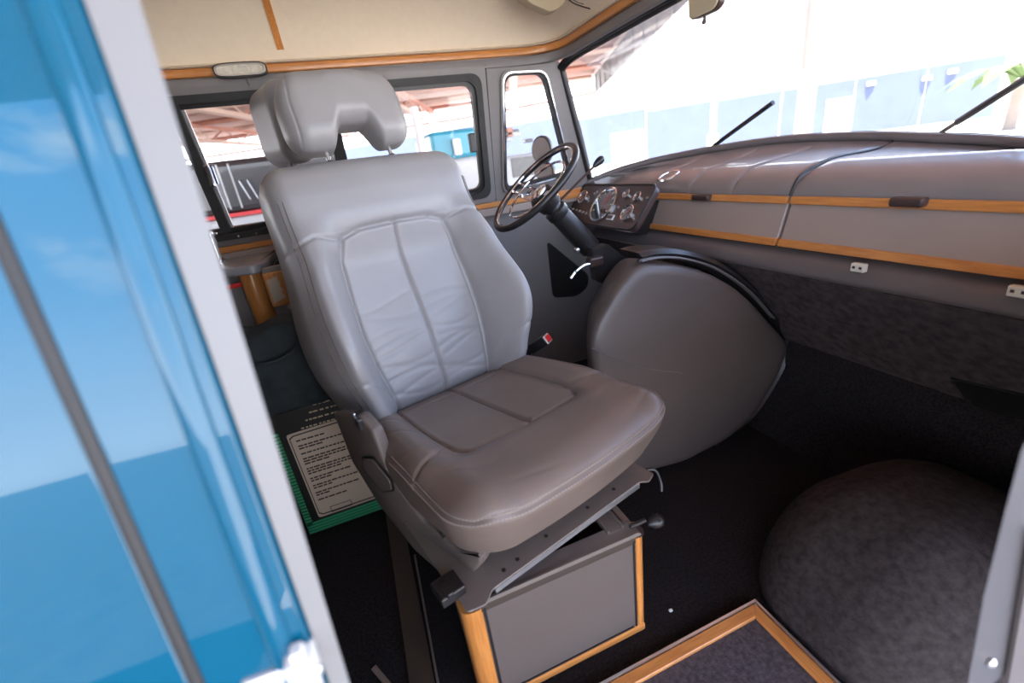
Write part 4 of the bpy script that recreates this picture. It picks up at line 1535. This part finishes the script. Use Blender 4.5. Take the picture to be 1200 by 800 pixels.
# hangar: blue wall panels, white wall above
HN = np.array([1, 1, 0]) / math.sqrt(2)
HP = HN * 75 / math.sqrt(2)
HD = np.array([1, -1, 0]) / math.sqrt(2)


def H(px, py):
    return onp(px, py, HP, HN)


hg = empty('hangar', tuple(H(900, 150)), 'long hangar across the yard with pale blue lower wall and white upper wall', 'building')
topl = [(560, 150), (660, 141), (757, 130), (917, 105), (1003, 92), (1090, 78), (1180, 63)]
botl = [(560, 218), (670, 206), (757, 191), (863, 163), (1000, 144), (1087, 131), (1175, 116)]
tz_ = [H(*q)[2] for q in topl]
bz_2 = [H(*q)[2] for q in botl]
ht, hb = float(np.mean(tz_)), min(float(np.mean(bz_2)), gz + .3)


def hx_at(px, py):
    p = H(px, py)
    return (p - HP) @ HD


edges = [hx_at(400, 170), hx_at(560, 150), hx_at(656, 141), hx_at(757, 130), hx_at(838, 118), hx_at(917, 106), hx_at(1004, 92), hx_at(1089, 78), hx_at(1181, 63)]


def HB(s0, s1, z0, z1, off, th):
    a = HP + HD * s0 - HN * off
    b = HP + HD * s1 - HN * off
    return g_prism([(a[0], a[1], z0), (b[0], b[1], z0), (b[0], b[1], z1), (a[0], a[1], z1)], HN * th)


sh_ = lambda s: 0.0
zt_f = [H(*q)[2] for q in ((400, 172), (560, 150), (656, 141), (757, 130), (838, 118), (917, 106), (1004, 92), (1089, 78), (1181, 63))]
for i in range(len(edges) - 1):
    add('blue_panel', HB(edges[i] + .06, edges[i + 1] - .06, gz, (zt_f[i] + zt_f[i + 1]) / 2, .12, .3), 'hangblue', hg)
add('back_wall', HB(edges[0] - 50, edges[-1] + 60, gz, 16, 0, .4), 'hangwhite', hg)
for (a, b, c, d) in ((718, 155, 754, 196), (965, 117, 1001, 146), (664, 168, 676, 205)):
    p, q = H(a, d), H(c, b)
    s0, s1 = (p - HP) @ HD, (q - HP) @ HD
    add('white_door', HB(s0, s1, gz, q[2] + .3, .25, .2), 'hangwhite', hg)
for (px, py) in ((1020, 98), (1085, 92), (1115, 84)):
    p = H(px, py) - HN * .3
    add('wall_lamp', g_box(p, (.5, .5, .35), bev=.05), 'vanwhite', hg)

for (px, pyb, r, mt, zt_, lab) in ((835, 165, .16, 'hangwhite', 9, 'thin white pole in front of the blue hangar, left one of two'), (940, 160, .42, 'pole', 12, 'thick beige pole in front of the blue hangar')):
    d = ray(px, pyb)
    R = 30.0
    p = E0 + d * (R / math.hypot(d[0], d[1]))
    q = empty('pole', (p[0], p[1], gz), lab, 'pole')
    add('shaft', g_lathe((p[0], p[1], gz), (0, 0, 1), [(r, 0), (r * .9, zt_)], 20), mt, q, True, 40)
    add('base_block', g_lathe((p[0], p[1], gz), (0, 0, 1), [(r * 1.9, 0), (r * 1.9, 1.6), (r * 1.5, 1.7)], 16) if r < .3 else g_lathe((p[0], p[1], gz), (0, 0, 1), [(r * 1.2, 0), (r * 1.15, .5)], 16), mt, q, True, 40)

# canopy roof over the vehicle
zr = 4.0
A1, A2 = np.array([15.1, 24.9, zr]), np.array([8.67, 10.0, zr])
ed = (A2 - A1) / np.linalg.norm(A2 - A1)
A3 = A1 + ed * ((A1[1] + 5.5) / -ed[1])
can = empty('canopy', (0, 10, zr), 'open canopy roof with red steel trusses over the vehicle', 'canopy')
roof = [A1, A3, np.array([-25, -5.5, zr]), np.array([-25, 45, zr]), np.array([-9.6, 39, zr]), np.array([8.7, 31, zr])]
add('roof_sheet', g_prism([p + np.array([0, 0, 1.0]) for p in roof], (0, 0, .1)), 'sheet', can)
out = np.array([-ed[1], ed[0], 0])
if out @ np.array([1, 0, 0]) < 0:
    out = -out
add('fascia', g_prism([A1 + out * .05, A3 + out * .05, A3 + out * .05 + np.array([0, 0, 1.0]), A1 + out * .05 + np.array([0, 0, 1.0])], -out * .04), 'fascia', can)
# ribs on the fascia inside
Lf = np.linalg.norm(A3 - A1)
for k in range(14):
    p = A1 + ed * (.6 + k * 1.6)
    add('fascia_rib', g_prism([p - out * .0, p + ed * .08, p + ed * .08 + np.array([0, 0, 1.0]), p + np.array([0, 0, 1.0])], -out * .05), 'fascia', can)
add('edge_beam', g_tube([A1 + np.array([0, 0, .9]) - out * .1, A3 + np.array([0, 0, .9]) - out * .1], .10, 4), 'truss_lit', can)
add('edge_beam', g_tube([A1 + np.array([0, 0, .05]), np.array([8.7, 31, zr + .05])], .09, 4), 'truss_lit', can)
add('edge_beam', g_tube([np.array([8.7, 31, zr + .05]), np.array([-9.6, 39, zr + .05])], .09, 4), 'truss_lit', can)
# main girders run parallel to the far eave, purlins across
g1 = np.array([.94, -.34, 0]); g1 /= np.linalg.norm(g1)


def clip_to_roof(p, d):
    """part of the line p + t d that lies under the roof"""
    ts = []
    n = len(roof)
    for i in range(n):
        a, b = roof[i], roof[(i + 1) % n]
        M_ = np.array([[d[0], -(b - a)[0]], [d[1], -(b - a)[1]]])
        if abs(np.linalg.det(M_)) < 1e-9:
            continue
        t, s_ = np.linalg.solve(M_, (a - p)[:2])
        if 0 <= s_ <= 1:
            ts.append(t)
    return (min(ts), max(ts)) if len(ts) >= 2 else None


for k in range(10):
    p = np.array([0, 4.0 + 3.6 * k, zr + .72])
    c = clip_to_roof(p, g1)
    if c is None:
        continue
    a, b = p + g1 * max(c[0] + .3, -26), p + g1 * (c[1] - .3)
    add('purlin', g_tube([a, b], .12, 4), 'truss_lit' if k % 2 else 'truss', can)
g2 = np.array([.36, .93, 0]); g2 /= np.linalg.norm(g2)
for k, x in enumerate((-13, -7.5, -2, 3.5, 9)):
    p = np.array([x, 8, zr + .3])
    c = clip_to_roof(p, g2)
    if c is None:
        continue
    t0, t1 = max(c[0] + .3, -3), c[1] - .3
    add('girder', geo_join([g_box(p + g2 * (t0 + t1) / 2 + np.array([0, 0, .3]), (t1 - t0, .30, .16), (g2, np.cross([0, 0, 1], g2), SZ))]), 'truss', can)
    add('girder', geo_join([g_box(p + g2 * (t0 + t1) / 2 - np.array([0, 0, .35]), (t1 - t0, .30, .14), (g2, np.cross([0, 0, 1], g2), SZ))]), 'truss_lit', can)
    t = t0
    i = 0
    while t + 1.3 < t1:
        s0, s1 = (-.3, .3) if i % 2 else (.3, -.3)
        add('truss_web', g_tube([p + g2 * t + SZ * s0, p + g2 * (t + 1.3) + SZ * s1], .05, 4), 'truss_lit' if i % 3 == 0 else 'truss', can)
        t += 1.3
        i += 1

# vehicles beyond the side windows
vn = empty('parked_bus', (-3.2, 8.2, gz), 'dark bus with red waistline and pale skirt seen through the left window', 'bus')
yb = 7.6
va = onp(214, 195, (0, yb, 0), np.array([0, 1, 0]))
vb = onp(330, 178, (0, yb, 0), np.array([0, 1, 0]))
zt_b = (va[2] + vb[2]) / 2
zred = onp(290, 247, (0, yb, 0), np.array([0, 1, 0]))[2]
x0_, x1_ = va[0] - 4, on(318, 200, 1, yb)[0] + 1.0
add('bus_body', g_box(((x0_ + x1_) / 2, yb + 1.1, (zt_b + zred) / 2), (x1_ - x0_, 2.2, zt_b - zred), bev=.08), 'vanblack', vn)
add('red_waistline', g_box(((x0_ + x1_) / 2, yb + 1.1, zred - .03), (x1_ - x0_ + .01, 2.22, .05)), 'vanred', vn)
add('skirt', g_box(((x0_ + x1_) / 2, yb + 1.1, (zred - .06 + gz + .3) / 2), (x1_ - x0_, 2.2, zred - .06 - gz - .3), bev=.05), 'vanwhite', vn)
for q in (262, 276):
    p = on(q, 220, 1, yb - .01)
    add('window_bar', g_box((p[0], yb - .01, (zt_b + zred) / 2), (.02, .02, zt_b - zred - .1)), 'vanwhite', vn)
p = on(292, 222, 1, yb - .02)
for s in (-1, 1):
    add('door_handle', g_tube([p + np.array([s * .05 - .03, 0, .14]), p + np.array([s * .05 - .03, -.05, .12]), p + np.array([s * .05 + .03, -.05, -.12]), p + np.array([s * .05 + .03, 0, -.14])], 0.010, 6), 'bright', vn, True)
for s in (.2, .8):
    add('wheel', g_lathe((x0_ + (x1_ - x0_) * s, yb - .02, gz + .42), (0, 1, 0), [(.2, 0), (.42, .0), (.42, .24), (.2, .24)], 24), 'rubber', vn, True, 40)

yt = 13.0
tk = empty('white_truck', (on(530, 200, 1, yt)[0], yt, gz), 'white truck with teal box front seen beside the headrest', 'truck')
xa_, xb_ = on(500, 190, 1, yt)[0], on(556, 190, 1, yt)[0]
zc = on(530, 152, 1, yt)[2]
zm = on(530, 186, 1, yt)[2]
add('teal_body', g_box(((xa_ + xb_) / 2 + .2, yt + 1.2, (zc + zm) / 2), (xb_ - xa_, 2.4, zc - zm), bev=.1), 'teal', tk)
add('white_body', g_box(((xa_ + xb_) / 2 - .3, yt + 1.2, (zm + gz + .35) / 2), (xb_ - xa_ + 1.6, 2.4, zm - gz - .35), bev=.1), 'vanwhite', tk)
for s in (.15, .85):
    add('wheel', g_lathe((xa_ + (xb_ - xa_) * s, yt - .02, gz + .42), (0, 1, 0), [(.2, 0), (.42, 0), (.42, .3), (.2, .3)], 24), 'rubber', tk, True, 40)
mm = on(536, 172, 1, yt - .1)
add('wing_mirror', g_box(mm, (.22, .10, .42), bev=.04), 'hangwhite', tk)
pp_ = on(497, 190, 1, yt - 1)
pq = empty('canopy_post', (pp_[0], yt - 1, gz), 'white canopy post seen just right of the headrest', 'post')
add('shaft', g_tube([(pp_[0], yt - 1, gz), (pp_[0], yt - 1, on(490, 125, 1, yt - 1)[2])], .10, 10), 'hangwhite', pq, True)
add('bracket', g_tube([(pp_[0], yt - 1, zr - .5), (pp_[0] + .9, yt - 1, zr + .2)], .06, 8), 'truss_lit', pq, True)

yk = 15.0
tq = empty('crane_truck', (on(607, 190, 1, yk)[0], yk, gz), 'white truck with mirrors and jumbled fittings seen through the quarter window', 'truck')
xa_, xb_ = on(588, 190, 1, yk)[0], on(632, 190, 1, yk)[0]
zc = on(605, 168, 1, yk)[2]
add('cab', g_box(((xa_ + xb_) / 2, yk + 1, (zc + gz) / 2), (xb_ - xa_, 2.0, zc - gz - .7), bev=.15), 'vanwhite', tq)
add('cab_window', g_box(((xa_ + xb_) / 2 + .1, yk - .01, zc - .75), (.9, .04, .6), bev=.01), 'vanblack', tq)
for k in range(7):
    px, py = random.uniform(592, 620), random.uniform(153, 172)
    p = on(px, py, 1, yk)
    add('fitting', g_box(p, (random.uniform(.12, .4), .3, random.uniform(.1, .3)), bev=.03), random.choice(['vanwhite', 'truss', 'bright', 'vanblack']), tq)
for s in (.2, .8):
    add('wheel', g_lathe((xa_ + (xb_ - xa_) * s, yk - .02, gz + .42), (0, 1, 0), [(.2, 0), (.42, 0), (.42, .3), (.2, .3)], 20), 'rubber', tq, True, 40)

# exterior mirrors on the left front corner
me = empty('wing_mirror', tuple(on(632, 185, 1, 2.42)), 'black double wing mirror outside the quarter window', 'mirror')
for (q, a, b) in (((634, 176), .062, .075), ((637, 201), .062, .048)):
    p = on(q[0], q[1], 1, 2.42)
    nrm = np.array([-.75, -.62, .0]); nrm /= np.linalg.norm(nrm)
    t1 = np.cross([0, 0, 1], nrm); t1 /= np.linalg.norm(t1)
    lp = [p + t1 * a * math.cos(k / 28 * 2 * math.pi) + SZ * b * math.sin(k / 28 * 2 * math.pi) for k in range(28)]
    hs = add('mirror_housing', g_prism_bev(lp, -nrm * .04, .010, 2), 'black', me, True, 40)
    add('mirror_glass', g_prism([p + (x - p) * .86 + nrm * .002 for x in lp], -nrm * .003), 'steel', hs)
p = on(634, 190, 1, 2.46)
add('mirror_arm', g_tube([p + np.array([.0, 0, .13]), p + np.array([.03, -.0, -.10]), p + np.array([.05, -.18, -.28]), (p[0] + .06, 2.06, .72)], .010, 8), 'chrome', me, True)

# windscreen wipers
def wiper(a, b, lab, j):
    wpz = empty('windscreen_wiper', tuple(a), lab, 'wiper', None)
    m_ = a + (b - a) * j
    add('wiper_arm', g_tube([a, m_], .006, 8), 'steel', wpz, True)
    add('wiper_blade', g_tube([a + (b - a) * (j - .12), b], .009, 8), 'black', wpz, True)


def ws(px, py, off=.045):
    """a point just outside the windscreen pane"""
    best = None
    d = ray(px, py)
    ts = np.linspace(.8, 2.6, 700)
    from_rows = np.array([list(p) for r_ in WS_ROWS for p in r_])
    P = E0 + ts[:, None] * d
    D2 = ((P[:, None, :] - from_rows[None]) ** 2).sum(2).min(1)
    return P[np.argmin(D2)] + d * off


WS_ROWS = []
for k in range(25):
    t = k / 24
    bow = .05 * math.sin(math.pi * t)
    WS_ROWS.append([np.array(rim[i]) * (1 - t) + np.array(topc[i]) * t + np.array([bow, 0, bow * .4]) for i in range(N)])
wiper(ws(828, 177), ws(906, 120), 'left black wiper resting on the windscreen', .25)
wiper(ws(1092, 162), ws(1215, 84), 'right wiper with bare metal arm on the windscreen', .42)

# palm tops far right
p = E0 + ray(1198, 92) * 34
pm = empty('palm_tree', (p[0], p[1], gz), 'pale green palm top behind the hangar end at the right', 'palm')
add('trunk', g_tube([(p[0], p[1], gz), (p[0], p[1], p[2])], .25, 10), 'pole', pm, True)
for k in range(12):
    a = k / 12 * 2 * math.pi
    q = [p + np.array([math.cos(a) * r, math.sin(a) * r, .9 * r - .32 * r * r]) for r in (0, .8, 1.6, 2.4, 3.0)]
    rows = [[c + np.array([-math.sin(a) * w_, math.cos(a) * w_, -.1 * w_]) for w_ in (-wd, 0, wd)] for c, wd in zip(q, (.05, .35, .4, .3, .02))]
    add('frond', thicken(g_loft(rows), (0, 0, .03)), 'palm', pm)
